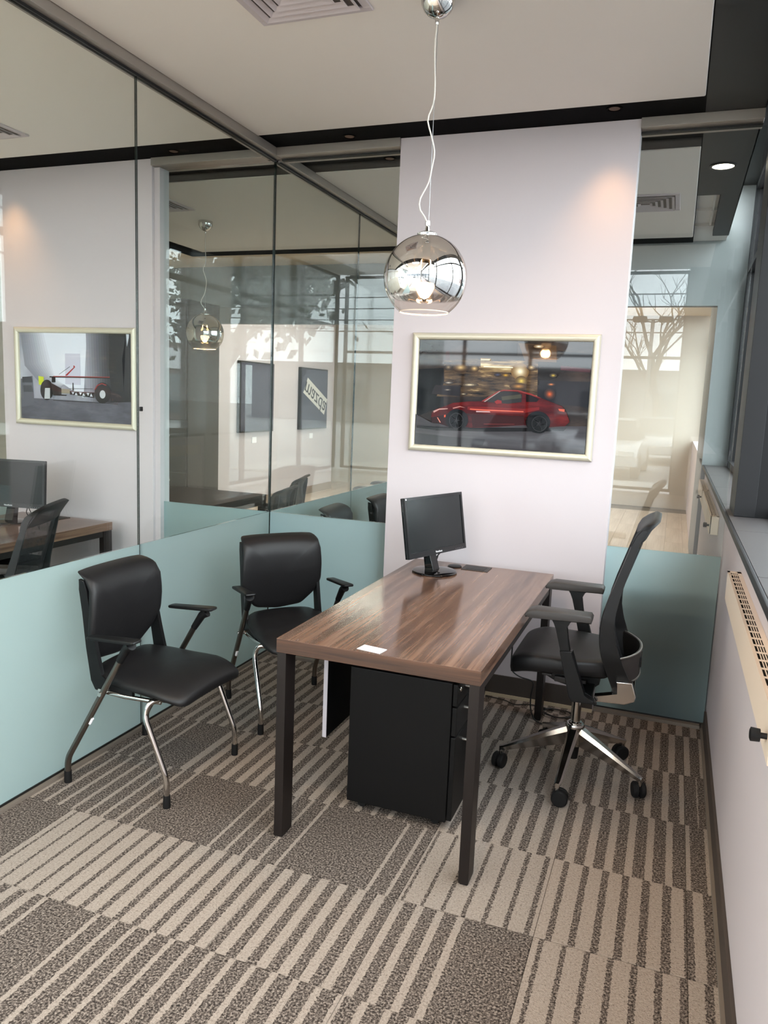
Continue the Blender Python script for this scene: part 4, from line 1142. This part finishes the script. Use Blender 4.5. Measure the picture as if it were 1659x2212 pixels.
    tb('cross_tube', [(-0.065, -0.235, 0.402), (-0.065, 0.235, 0.402)], 0.009, GUNMETAL, c, 10)
    return c
G1 = 'black leather guest chairs with bent tube legs'
ch1 = guest_chair('guest_chair', 'black leather guest chair nearest the camera, against the left glass', G1)
ch1.location = (-1.916, 2.543, 0)
dup(ch1, (-1.706, 3.352, 0), R(-40), 'black leather guest chair turned toward the camera behind the desk corner')
dup(ch1, (-1.86, 4.60, 0), R(4), 'black leather chair top over the frosted pane, left of two')
dup(ch1, (-1.80, 5.28, 0), R(0), 'black leather chair top beside the white pier, right of two')
mc = guest_chair('mesh_chair', 'mesh backed chair at the far dark desk, taller of two', 'mesh backed chairs in the farthest office', True)
mc.location = (-3.20, 6.02, 0); mc.rotation_euler = (0, 0, R(195))
mc2 = dup(mc, (-2.93, 5.22, 0), R(190), 'mesh backed chair at the far dark desk, lower of two')

# ------------------------------------------------------------------ task chair (local +X is forward)
def task_chair(label, low=0.0):
    c = empty('task_chair', (0, 0, 0), 0, label, 'chair', 'black task chairs on polished star bases')
    dz = -low
    # star base
    lt('base_hub', [(0.0, 0.128), (0.034, 0.130), (0.040, 0.15), (0.041, 0.215), (0.036, 0.226), (0.030, 0.228), (0.0, 0.228)], POLISHED, c, 32)
    lt('column', [(0.0, 0.07), (0.021, 0.07), (0.025, 0.12), (0.0, 0.125)], RUBBER, c, 24)
    lt('gas_lift', [(0.0, 0.226), (0.028, 0.226), (0.028, 0.234), (0.0205, 0.236), (0.0205, 0.432 + dz), (0.0, 0.432 + dz)], CHROME, c, 24)
    for k in range(5):
        a = R(194 - 180 + 72 * k)
        bm = bmesh.new()
        secs = []
        for rr, zt, hb, ww in ((0.034, 0.214, 0.082, 0.026), (0.12, 0.178, 0.062, 0.022), (0.22, 0.133, 0.040, 0.018), (0.298, 0.098, 0.022, 0.014), (0.315, 0.092, 0.020, 0.010)):
            sec = []
            for lx, lz in ((-ww * 0.55, 0), (ww * 0.55, 0), (ww, -hb * 0.25), (ww * 0.55, -hb), (-ww * 0.55, -hb), (-ww, -hb * 0.25)):
                sec.append(bm.verts.new((rr * math.cos(a) - lx * math.sin(a), rr * math.sin(a) + lx * math.cos(a), zt + lz)))
            secs.append(sec)
        for s0, s1 in zip(secs, secs[1:]):
            for j in range(6): bm.faces.new((s0[j], s0[(j + 1) % 6], s1[(j + 1) % 6], s1[j]))
        bm.faces.new(secs[0]); bm.faces.new(secs[-1][::-1])
        ar = fin('base_arm', bm, POLISHED, c, 35)
        cx, cy = 0.306 * math.cos(a), 0.306 * math.sin(a)
        tb('caster_stem', [(cx, cy, 0.055), (cx, cy, 0.082)], 0.0085, POLISHED, ar, 12)
        b2 = a + R(60 + 35 * k)
        tx, ty = math.cos(b2), math.sin(b2)
        bm = bmesh.new()
        for s in (-1, 1):
            prof = [(0.0, s * 0.004), (0.028, s * 0.004), (0.033, s * 0.007), (0.033, s * 0.020), (0.028, s * 0.025), (0.0, s * 0.026)]
            lathe(bm, prof, 24, (0, 0, 0), 0, 'Y')
        lathe(bm, [(0.0, -0.005), (0.018, -0.005), (0.018, 0.005), (0.0, 0.005)], 16, (0, 0, 0), 0, 'Y')
        bmesh.ops.transform(bm, matrix=Matrix.Translation((cx + 0.012 * tx, cy + 0.012 * ty, 0.033)) @ Matrix.Rotation(b2, 4, 'Z'), verts=bm.verts[:])
        fin('caster', bm, RUBBER, ar, 40)
    # mechanism
    bm = bmesh.new(); prism(bm, [(0.19, 0.498), (0.195, 0.478), (0.085, 0.425), (0.02, 0.414), (-0.06, 0.414), (-0.09, 0.44), (-0.09, 0.498)], 'Y', -0.085, 0.085, 0, 0.006)
    bmesh.ops.translate(bm, vec=(0, 0, dz), verts=bm.verts[:])
    mech = fin('mechanism', bm, BLKPLASTIC, c, 40)
    bx('lever_plate', -0.04, 0.09, 0.085, 0.105, 0.432 + dz, 0.456 + dz, GREYPLASTIC, mech, 0.004)
    bx('lever', 0.09, 0.13, 0.08, 0.19, 0.482 + dz, 0.492 + dz, GREYPLASTIC, mech, 0.003)
    # seat
    so = smooth_outline([(-0.135, -0.185), (0.0, -0.228), (0.19, -0.232), (0.262, -0.20), (0.262, 0.20), (0.19, 0.232), (0.0, 0.228), (-0.135, 0.185)], 0.028, 4)
    def sf(s, t, d):
        return (s, t, 0.506 + dz + d + 0.004 * (1 - (t / 0.24) ** 2) - 0.030 * max(0, (s - 0.16) / 0.10) ** 2 - (0.010 * max(0, (s - 0.05) / 0.2) if d < 0.02 else 0))
    bm = bmesh.new(); cushion(bm, so, [(0.6, 0.0), (0.95, 0.0), (0.99, 0.008), (1.0, 0.028), (0.995, 0.050), (0.978, 0.060), (0.94, 0.064), (0.8, 0.064), (0.4, 0.064)], sf)
    fin('seat', bm, LEATHER, c, 60)
    so2 = smooth_outline([(-0.13, -0.17), (0.20, -0.215), (0.20, 0.215), (-0.13, 0.17)], 0.05, 4)
    bm = bmesh.new(); cushion(bm, so2, [(0.8, 0.494), (0.97, 0.496), (1.0, 0.502), (1.0, 0.506), (0.5, 0.506)], lambda s, t, d: (s, t, d + dz))
    fin('seat_pan', bm, BLKPLASTIC, c, 50)
    # arms
    for s in (-1, 1):
        y = s * 0.258
        bm = bmesh.new()
        prism(bm, [(-0.056, 0.750), (0.180, 0.750), (0.196, 0.745), (0.201, 0.754), (0.186, 0.772), (0.160, 0.780), (-0.050, 0.779), (-0.058, 0.768)], 'Y', y - 0.041, y + 0.041, 0, 0.005)
        bmesh.ops.translate(bm, vec=(0, 0, dz), verts=bm.verts[:])
        ar = fin('armrest', bm, GREYPLASTIC, c, 50)
        bm = bmesh.new()
        prism(bm, [(0.105, 0.750), (0.085, 0.732), (0.078, 0.705), (0.050, 0.600), (0.014, 0.610), (0.040, 0.715), (0.030, 0.736), (0.008, 0.750)], 'Y', y - 0.013, y + 0.013, 0, 0.004)
        bmesh.ops.translate(bm, vec=(0, 0, dz), verts=bm.verts[:]); fin('arm_stem', bm, BLKPLASTIC, ar, 40)
        bm = bmesh.new()
        prism(bm, [(0.058, 0.622), (0.008, 0.626), (-0.046, 0.452), (-0.088, 0.440), (-0.098, 0.424), (-0.002, 0.422), (0.010, 0.440)], 'Y', y - 0.019, y + 0.019, 0, 0.006)
        bmesh.ops.translate(bm, vec=(0, 0, dz), verts=bm.verts[:]); fin('arm_sleeve', bm, BLKPLASTIC, c, 40)
        bm = bmesh.new()
        prism(bm, [(-0.085, 0.424), (-0.20, 0.430), (-0.236, 0.448), (-0.240, 0.468), (-0.222, 0.522), (-0.162, 0.518), (-0.175, 0.466), (-0.085, 0.448)], 'Y', s * 0.218 - 0.018, s * 0.218 + 0.018, 0, 0.004)
        bmesh.ops.translate(bm, vec=(0, 0, dz), verts=bm.verts[:]); fin('back_bracket', bm, POLISHED, c, 40)
        bx('arm_bridge', -0.075, -0.02, min(s * 0.08, s * 0.24), max(s * 0.08, s * 0.24), 0.424 + dz, 0.442 + dz, BLKPLASTIC, c, 0.004)
    bx('rear_bar', -0.232, -0.205, -0.205, 0.205, 0.436 + dz, 0.462 + dz, POLISHED, c, 0.006)
    # back: profile of its front line
    pf = [(0.450, -0.158), (0.52, -0.130), (0.60, -0.100), (0.66, -0.088), (0.72, -0.086), (0.775, -0.092), (0.85, -0.112), (0.95, -0.143), (1.05, -0.174), (1.09, -0.190), (1.12, -0.212), (1.145, -0.240)]
    def half(z): return interp([(0.45, 0.195), (0.6, 0.222), (0.75, 0.226), (0.95, 0.212), (1.08, 0.200), (1.145, 0.192)], z)
    def bk(v, z, d=0.0):
        return Vector((interp(pf, z) - 0.028 * (1 - v * v) * min(1.0, (1.16 - z) / 0.12) + d, v * half(z), z + dz))
    bm = bmesh.new(); NZ, NV = 26, 12; g = []
    for i in range(NZ + 1):
        z = 0.50 + (1.10 - 0.50) * i / NZ
        g.append([bm.verts.new(bk(-0.97 + 1.94 * j / NV, z, -0.012)) for j in range(NV + 1)])
    for i in range(NZ):
        for j in range(NV): bm.faces.new((g[i][j], g[i][j + 1], g[i + 1][j + 1], g[i + 1][j]))
    bmesh.ops.solidify(bm, geom=bm.faces[:], thickness=0.003)
    fin('mesh_back', bm, MESHFAB, c, 60)
    dep = [(0.45, 0.075), (0.52, 0.080), (0.62, 0.070), (0.72, 0.052), (0.85, 0.038), (1.0, 0.028), (1.10, 0.022), (1.145, 0.018)]
    for s in (-1, 1):
        bm = bmesh.new(); secs = []
        for i in range(31):
            z = 0.452 + (1.115 - 0.452) * i / 30; p = bk(s, z); dd = interp(dep, z)
            secs.append([bm.verts.new(p + Vector(q)) for q in ((0.004, -s * 0.012, 0), (0.0, s * 0.006, 0), (-dd, s * 0.006, 0), (-dd, -s * 0.006, 0), (-0.012, -s * 0.014, 0))])
        for a, b in zip(secs, secs[1:]):
            for j in range(5): bm.faces.new((a[j], a[(j + 1) % 5], b[(j + 1) % 5], b[j]))
        bm.faces.new(secs[0]); bm.faces.new(secs[-1][::-1])
        fin('back_frame', bm, BLKPLASTIC, c, 40)
    # rolled top rail
    bm = bmesh.new(); secs = []
    for j in range(21):
        v = -1 + 2 * j / 20; k = abs(v) ** 6
        base = [(1.05, 0.004), (1.09, 0.009), (1.125, 0.012), (1.148, 0.006), (1.156, -0.010), (1.148, -0.028), (1.12, -0.030), (1.06, -0.022)]
        secs.append([bm.verts.new(bk(v, z - 0.022 * k * (z - 1.05) / 0.1, d)) for z, d in base])
    for a, b in zip(secs, secs[1:]):
        for j in range(8): bm.faces.new((a[j], a[(j + 1) % 8], b[(j + 1) % 8], b[j]))
    bm.faces.new(secs[0]); bm.faces.new(secs[-1][::-1])
    fin('top_rail', bm, BLKPLASTIC, c, 60)
    bm = bmesh.new(); secs = []
    for j in range(13):
        v = -1 + j / 6; p = bk(v, 0.47)
        secs.append([bm.verts.new(p + Vector(q)) for q in ((0.004, 0, -0.02), (0.002, 0, 0.03), (-0.022, 0, 0.03), (-0.03, 0, -0.02))])
    for a, b in zip(secs, secs[1:]):
        for j in range(4): bm.faces.new((a[j], a[(j + 1) % 4], b[(j + 1) % 4], b[j]))
    bm.faces.new(secs[0]); bm.faces.new(secs[-1][::-1]); fin('lower_rail', bm, BLKPLASTIC, c, 50)
    # bowed lumbar band behind the mesh
    bm = bmesh.new(); secs = []
    for j in range(25):
        v = -1 + j / 12; x = -0.160 - 0.078 * (1 - abs(v) ** 2.2); y = v * 0.205
        z0, z1 = 0.500 - 0.012 * (1 - v * v), 0.598 + 0.006 * (1 - v * v)
        secs.append([bm.verts.new((x + q, y, zz + dz)) for q, zz in ((0.004, z0), (0.004, z1), (-0.004, z1), (-0.004, z0))])
    for a, b in zip(secs, secs[1:]):
        for j in range(4): bm.faces.new((a[j], a[(j + 1) % 4], b[(j + 1) % 4], b[j]))
    bm.faces.new(secs[0]); bm.faces.new(secs[-1][::-1]); lb = fin('lumbar_band', bm, GREYPLASTIC, c, 40)
    for zz in (0.492, 0.601):
        bm = bmesh.new(); tube(bm, [(-0.164 - 0.078 * (1 - abs(-1 + j / 12) ** 2.2), (-1 + j / 12) * 0.205, zz + dz) for j in range(25)], 0.004, 8); fin('silver_edge', bm, SATIN, lb, 60)
    bx('lumbar_grip', -0.246, -0.238, -0.05, 0.05, 0.53 + dz, 0.57 + dz, BLKPLASTIC, lb, 0.002)
    return c
tc1 = task_chair('black task chair with mesh back and polished base at the walnut desk')
tc1.location = (-0.290, 3.262, 0); tc1.rotation_euler = (0, 0, R(180))
tc2 = task_chair('black mesh task chair at the desk of the next office', 0.12)
tc2.location = (-2.90, 2.70, 0); tc2.rotation_euler = (0, 0, R(204))
tc3 = dup(tc1, (-2.46, 6.62, 0), R(184), 'black task chair at the back of the farthest office, behind the pane joint')

# ------------------------------------------------------------------ cables and small things
o = tb('desk_cable', [(-0.640, 3.72, 0.688), (-0.655, 3.72, 0.55), (-0.663, 3.72, 0.41), (-0.664, 3.72, 0.25), (-0.62, 3.72, 0.222), (-0.54, 3.72, 0.212), (-0.555, 3.72, 0.15), (-0.555, 3.72, 0.07), (-0.53, 3.72, 0.008), (-0.48, 3.70, 0.006)], 0.0035, CABLE, None, 8, 0.08)
tag(o, 'thin black cable hanging from the desk to the floor', 'cable')
def loops(name, ctr, n, ra, rb, label, seed, z=0.0055):
    random.seed(seed); pts = []
    for i in range(n * 14):
        a = 2 * math.pi * i / 14
        k = 1 + 0.25 * math.sin(i * 0.37)
        pts.append((ctr[0] + ra * k * math.cos(a) + 0.004 * (i // 14), ctr[1] + rb * k * math.sin(a), z + 0.0045 * (i // 14) + 0.004 * math.sin(i * 0.9) ** 2))
    o = tb(name, pts, 0.003, CABLE, None, 6); tag(o, label, 'cable')
loops('cable_coil', (-0.43, 3.86, 0), 3, 0.075, 0.05, 'loose black cable coil on the carpet behind the rear desk leg', 4)
bm = bmesh.new()
pts = []
for i in range(40):
    a = 2 * math.pi * i / 13
    pts.append((-0.845 + 0.004 * (i // 13), 3.93 + 0.03 * math.cos(a) * 0.6, 0.052 + 0.040 * math.sin(a)))
o = tb('hanging_cable_coil', pts, 0.0035, CABLE, None, 6); tag(o, 'small upright cable coil by the baseboard next to the desk leg', 'cable')
o = tb('floor_cable', [(-0.83, 3.94, 0.006), (-0.72, 3.93, 0.006), (-0.66, 3.88, 0.006), (-0.60, 3.93, 0.006), (-0.52, 3.92, 0.006), (-0.46, 3.90, 0.006)], 0.003, CABLE, None, 6, 0.05)
tag(o, 'thin dark cable lying along the baseboard on the carpet', 'cable')

# furniture that shows through the frosted panes of the rear office
cab = empty('low_cabinet', (0.05, 4.295, 0), 0, 'dark low cabinet standing close behind the frosted right pane', 'cabinet')
bx('carcass', -0.235, 0.195, -0.20, 0.20, 0.03, 0.66, PEDESTAL, cab, 0.004); bx('top', -0.245, 0.20, -0.215, 0.21, 0.66, 0.685, PEDESTAL, cab, 0.003); bx('plinth', -0.22, 0.18, -0.18, 0.18, 0.0, 0.03, RUBBER, cab)
tall = empty('storage_unit', (-4.35, 6.1, 0), 0, 'dark brown storage unit with small pale knobs and an added dark top in the farthest office', 'storage unit')
bx('carcass', -0.3, 0.3, -0.25, 0.25, 0.0, 2.35, mat('espresso_laminate', (44, 36, 34), 0.4), tall, 0.004)
bx('added_dark_upper', -0.29, 0.29, -0.27, -0.25, 1.30, 2.32, mat('espresso_laminate', (44, 36, 34)), tall, 0.003)  # upper part added as dark backing in place of dark window frames
for k in range(3):
    dr = bx('drawer', -0.29, 0.29, -0.27, -0.25, 0.06 + k * 0.40, 0.43 + k * 0.40, mat('espresso_laminate', (44, 36, 34)), tall, 0.003)
    lt('knob', [(0.0, -0.02), (0.011, -0.018), (0.011, -0.008), (0.005, 0.0)], SATIN, dr, 14, (0.12, -0.27, 0.36 + k * 0.40), 'Y')
    lt('knob', [(0.0, -0.02), (0.011, -0.018), (0.011, -0.008), (0.005, 0.0)], SATIN, dr, 14, (-0.12, -0.27, 0.36 + k * 0.40), 'Y')

# ------------------------------------------------------------------ outdoors, seen in the glass
g = bx('ground', -90, 90, -90, 110, -0.35, -0.21, ASPHALT); tag(g, 'grey parking lot and road around the building', 'ground', kind='structure')
o = bx('road', 0.62, 14.0, -60, 80, -0.205, -0.19, mat('dark_wet_asphalt', (66, 66, 68), 0.7)); tag(o, 'dark road strip added past the right hand windows to cut bounce light', 'road', kind='structure')  # dark strip added to lessen light bounced in through the right windows
o = bx('path', -9.5, 4.0, -11.0, -7.3, -0.20, -0.16, PAVE); tag(o, 'pale pavement in front of the shop front', 'pavement', kind='structure')
def car(x, y, rz, rgb, label, suv=False):
    c = empty('parked_car', (x, y, -0.20), rz, label, 'car', 'cars parked outside the windows')
    paint = mat('car_paint_%02x%02x%02x' % rgb, rgb, 0.2, coat=0.5); hh = 0.22 if suv else 0.0
    low = [(-2.15, 0.35), (-2.2, 0.62), (-2.05, 0.86 + hh * .6), (-1.3, 0.93 + hh * .6), (1.0, 0.93 + hh * .6), (1.95, 0.80 + hh * .6), (2.2, 0.60), (2.2, 0.35), (1.75, 0.30), (-1.75, 0.30)]
    pz('body', low, 'Y', -0.88, 0.88, paint, c, 0.06)
    roof = [(-1.75 if suv else -1.35, 0.92 + hh * .6), (-1.45 if suv else -0.85, 1.42 + hh), (0.25, 1.44 + hh), (1.0, 0.92 + hh * .6)]
    bm = bmesh.new()
    for s, w in ((0, 0),):
        A = [bm.verts.new((px, -0.80 if i in (0, 3) else -0.62, pz_)) for i, (px, pz_) in enumerate(roof)]
        B = [bm.verts.new((px, 0.80 if i in (0, 3) else 0.62, pz_)) for i, (px, pz_) in enumerate(roof)]
        bm.faces.new(A); bm.faces.new(B[::-1])
        for i in range(4):
            j = (i + 1) % 4; f = bm.faces.new((A[i], B[i], B[j], A[j]))
    fin('windows', bm, mat('car_glass', (30, 34, 38), 0.08), c)
    bx('roof', roof[1][0] - 0.03, roof[2][0] + 0.05, -0.63, 0.63, 1.41 + hh, 1.47 + hh, paint, c, 0.02)
    for sx in (-1.35, 1.35):
        for s in (-1, 1):
            lt('wheel', [(0.0, -0.11), (0.22, -0.11), (0.33, -0.09), (0.33, 0.09), (0.22, 0.11), (0.0, 0.11)], RUBBER, c, 20, (sx, s * 0.80, 0.33), 'Y')
    for s in (-1, 1): bx('headlamp', 2.12, 2.23, s * 0.62 - 0.18, s * 0.62 + 0.18, 0.60, 0.72, mat('lamp_glass', (225, 228, 230), 0.15), c, 0.02)
    return c
CARS = [(-1.6, -13.5, 92, (205, 208, 212)), (-4.2, -14.2, 88, (60, 64, 70)), (1.2, -14.5, 94, (228, 230, 232)), (-0.6, -19.5, 90, (150, 154, 160)), (2.6, -20.5, 90, (96, 30, 34)), (-3.4, -21, 90, (226, 228, 230)),
        (-15.5, -6.5, 5, (232, 233, 235)), (-17.5, -12.0, 0, (44, 46, 52)), (17.5, 36.5, 95, (234, 235, 236)), (17.0, 41.0, 85, (52, 54, 60))]
names = ['silver car nearest outside the shop front', 'dark grey car outside the shop front', 'white car outside the shop front, right of the silver one', 'grey car in the second row outside', 'dark red car in the second row outside', 'white car in the second row outside', 'white sport utility car outside the side window', 'black car outside the side window', 'white sport utility car below the lettered sign', 'dark car below the lettered sign']
for (x, y, a, rgb), nm in zip(CARS, names): car(x, y, R(a), rgb, nm, 'utility' in nm)
def lamp_post(x, y, label):
    p = empty('street_lamp', (x, y, -0.2), 0, label, 'street lamp')
    tb('pole', [(0, 0, 0), (0, 0, 5.6)], 0.08, mat('grey_pole', (120, 120, 122), 0.5), p, 12)
    bx('concrete_foot', -0.25, 0.25, -0.25, 0.25, 0, 0.7, PAVE, p, 0.03)
    for s in (-1, 1):
        tb('bracket', [(0, 0, 5.5), (s * 0.35, 0, 5.6)], 0.03, WINFRAME, p, 8)
        bx('lamp_head', min(s * 0.25, s * 0.85), max(s * 0.25, s * 0.85), -0.2, 0.2, 5.52, 5.76, WINFRAME, p, 0.04)
lamp_post(-1.35, -29.0, 'twin headed street lamp in the lot outside the shop front')
def tree(x, y, h, label, seed, leafy):
    random.seed(seed)
    t = empty('street_tree', (x, y, -0.2), 0, label, 'tree')
    bm = bmesh.new(); tips = []
    def grow(p, d, L, r, lev):
        pts = [p]; q = p.copy(); dd = d.copy()
        for i in range(4):
            dd = (dd + Vector((random.uniform(-.16, .16), random.uniform(-.16, .16), random.uniform(-.04, .12)))).normalized()
            q = q + dd * (L / 4); pts.append(q.copy())
        tube(bm, pts, [r, r * .88, r * .76, r * .64, r * .52], 7 if lev < 2 else 4, cap=False)
        tips.extend(pts[2:] if lev >= 2 else [])
        if lev < (4 if not leafy else 3):
            for k in range(3 if lev else 6):
                e = (dd + Vector((random.uniform(-1, 1), random.uniform(-1, 1), random.uniform(-.1, .6))) * 0.85).normalized()
                grow(pts[random.choice((2, 3, 4))], e, L * random.uniform(.55, .75), r * .5, lev + 1)
    grow(Vector((0, 0, 0)), Vector((0, 0, 1)), h * 0.45, h * 0.022, 0)
    fin('trunk', bm, BARK, t, 60)
    if leafy:
        bm = bmesh.new()
        for i in range(2900):
            p = random.choice(tips) + Vector((random.gauss(0, .5), random.gauss(0, .5), random.gauss(0, .42)))
            n = Vector((random.uniform(-1, 1), random.uniform(-1, 1), random.uniform(-1, 1))).normalized(); a = n.orthogonal().normalized() * random.uniform(.10, .20); b = n.cross(a) * 0.55
            bm.faces.new([bm.verts.new(p + v) for v in (a, b, -a, -b)])
        o = fin('foliage', bm, LEAF, t); o['kind'] = 'stuff'
    return t
tree(-15.0, -14.4, 10.0, 'dense leafy tree outside the showroom side window', 5, True)
tree(-9.8, -6.8, 8.0, 'leafy tree close to the showroom side window', 9, True)
tree(-0.9, -33.0, 9.5, 'bare tree in the lot outside the shop front', 12, False)
tree(15.0, 30.0, 8.0, 'leafy tree beside the lettered sign building', 21, True)
# buildings across the road
b1 = empty('shop_building', (26.0, 42.0, -0.2), 0, 'low shop building with white lettered sign across the road', 'building')
bx('wall', -4, 6, -16, 16, 0, 4.3, mat('dark_brick_paint', (108, 92, 88), 0.8), b1)
bx('fascia', -4.3, -4.0, -9, 9, 2.85, 3.95, PAPER, b1, 0.03)
for k in range(8): bx('shop_window', -4.06, -4.0, -14.5 + k * 3.7, -11.6 + k * 3.7, 0.4, 2.6, mat('shop_glass', (70, 84, 92), 0.1), b1)
text('lettering', 'A.SCOTT L', 1.15, mat('blue_lettering', (60, 70, 150), 0.5), b1, frame_matrix((0, -1, 0), (0, 0, 1), (-4.33, -1.6, 3.38)), 0.02)
sg = empty('dealer_sign', (19.0, 45.0, -0.2), 0, 'white emblem sign board on a post across the road', 'sign')
bx('board', -0.08, 0.08, -2.2, 2.2, 2.2, 3.2, PAPER, sg, 0.03); tb('post', [(0, 0, 0), (0, 0, 2.2)], 0.12, WINFRAME, sg, 10)
text('lettering', 'SCOTT', 0.6, mat('grey_lettering', (90, 92, 100), 0.5), sg, frame_matrix((0, -1, 0), (0, 0, 1), (-0.09, -0.55, 2.68)), 0.01)
bm = bmesh.new(); tube(bm, [(-0.09, 1.35 + 0.42 * math.cos(2 * math.pi * i / 28), 2.7 + 0.32 * math.sin(2 * math.pi * i / 28)) for i in range(29)], 0.03, 6, cap=False)
tube(bm, [(-0.09, 1.72, 2.82), (-0.09, 1.5, 2.78), (-0.09, 1.35, 2.6), (-0.09, 1.2, 2.78), (-0.09, 0.98, 2.82)], 0.03, 6); fin('emblem', bm, mat('grey_lettering', (90, 92, 100)), sg, 60)
b2 = empty('far_building', (-2.0, -44.0, -0.2), 0, 'long low grey building behind the parking lot', 'building')
bx('wall', -26, 26, -4, 4, 0, 3.6, mat('grey_cladding', (136, 138, 142), 0.8), b2)
bx('roof', -26.4, 26.4, -4.4, 4.4, 3.6, 3.9, mat('grey_roof', (96, 98, 102), 0.7), b2)
for k in range(12): bx('window', -24 + k * 4.1, -21.4 + k * 4.1, 3.98, 4.03, 1.0, 2.6, mat('shop_glass', (70, 84, 92)), b2)
for i, z in enumerate((5.6, 6.3, 7.0, 7.7)):
    o = tb('power_line', [(-60, -36 - 0.3 * i, z + 0.4), (-20, -36 - 0.3 * i, z - 0.2), (20, -36 - 0.3 * i, z), (60, -36 - 0.3 * i, z + 0.5)], 0.035, CABLE, None, 6)
    tag(o, ['lowest','second lowest','second highest','highest'][i] + ' overhead power line behind the parking lot', 'power line', 'overhead lines across the road')
for i, z in enumerate((7.0, 8.0, 9.0)):
    o = tb('power_line', [(22 + .4 * i, 10, z), (22 + .4 * i, 45, z - 0.5), (22 + .4 * i, 90, z + 0.3)], 0.05, CABLE, None, 6)
    tag(o, ['lowest','middle','highest'][i] + ' overhead power line before the lettered shop', 'power line', 'overhead lines by the lettered shop')
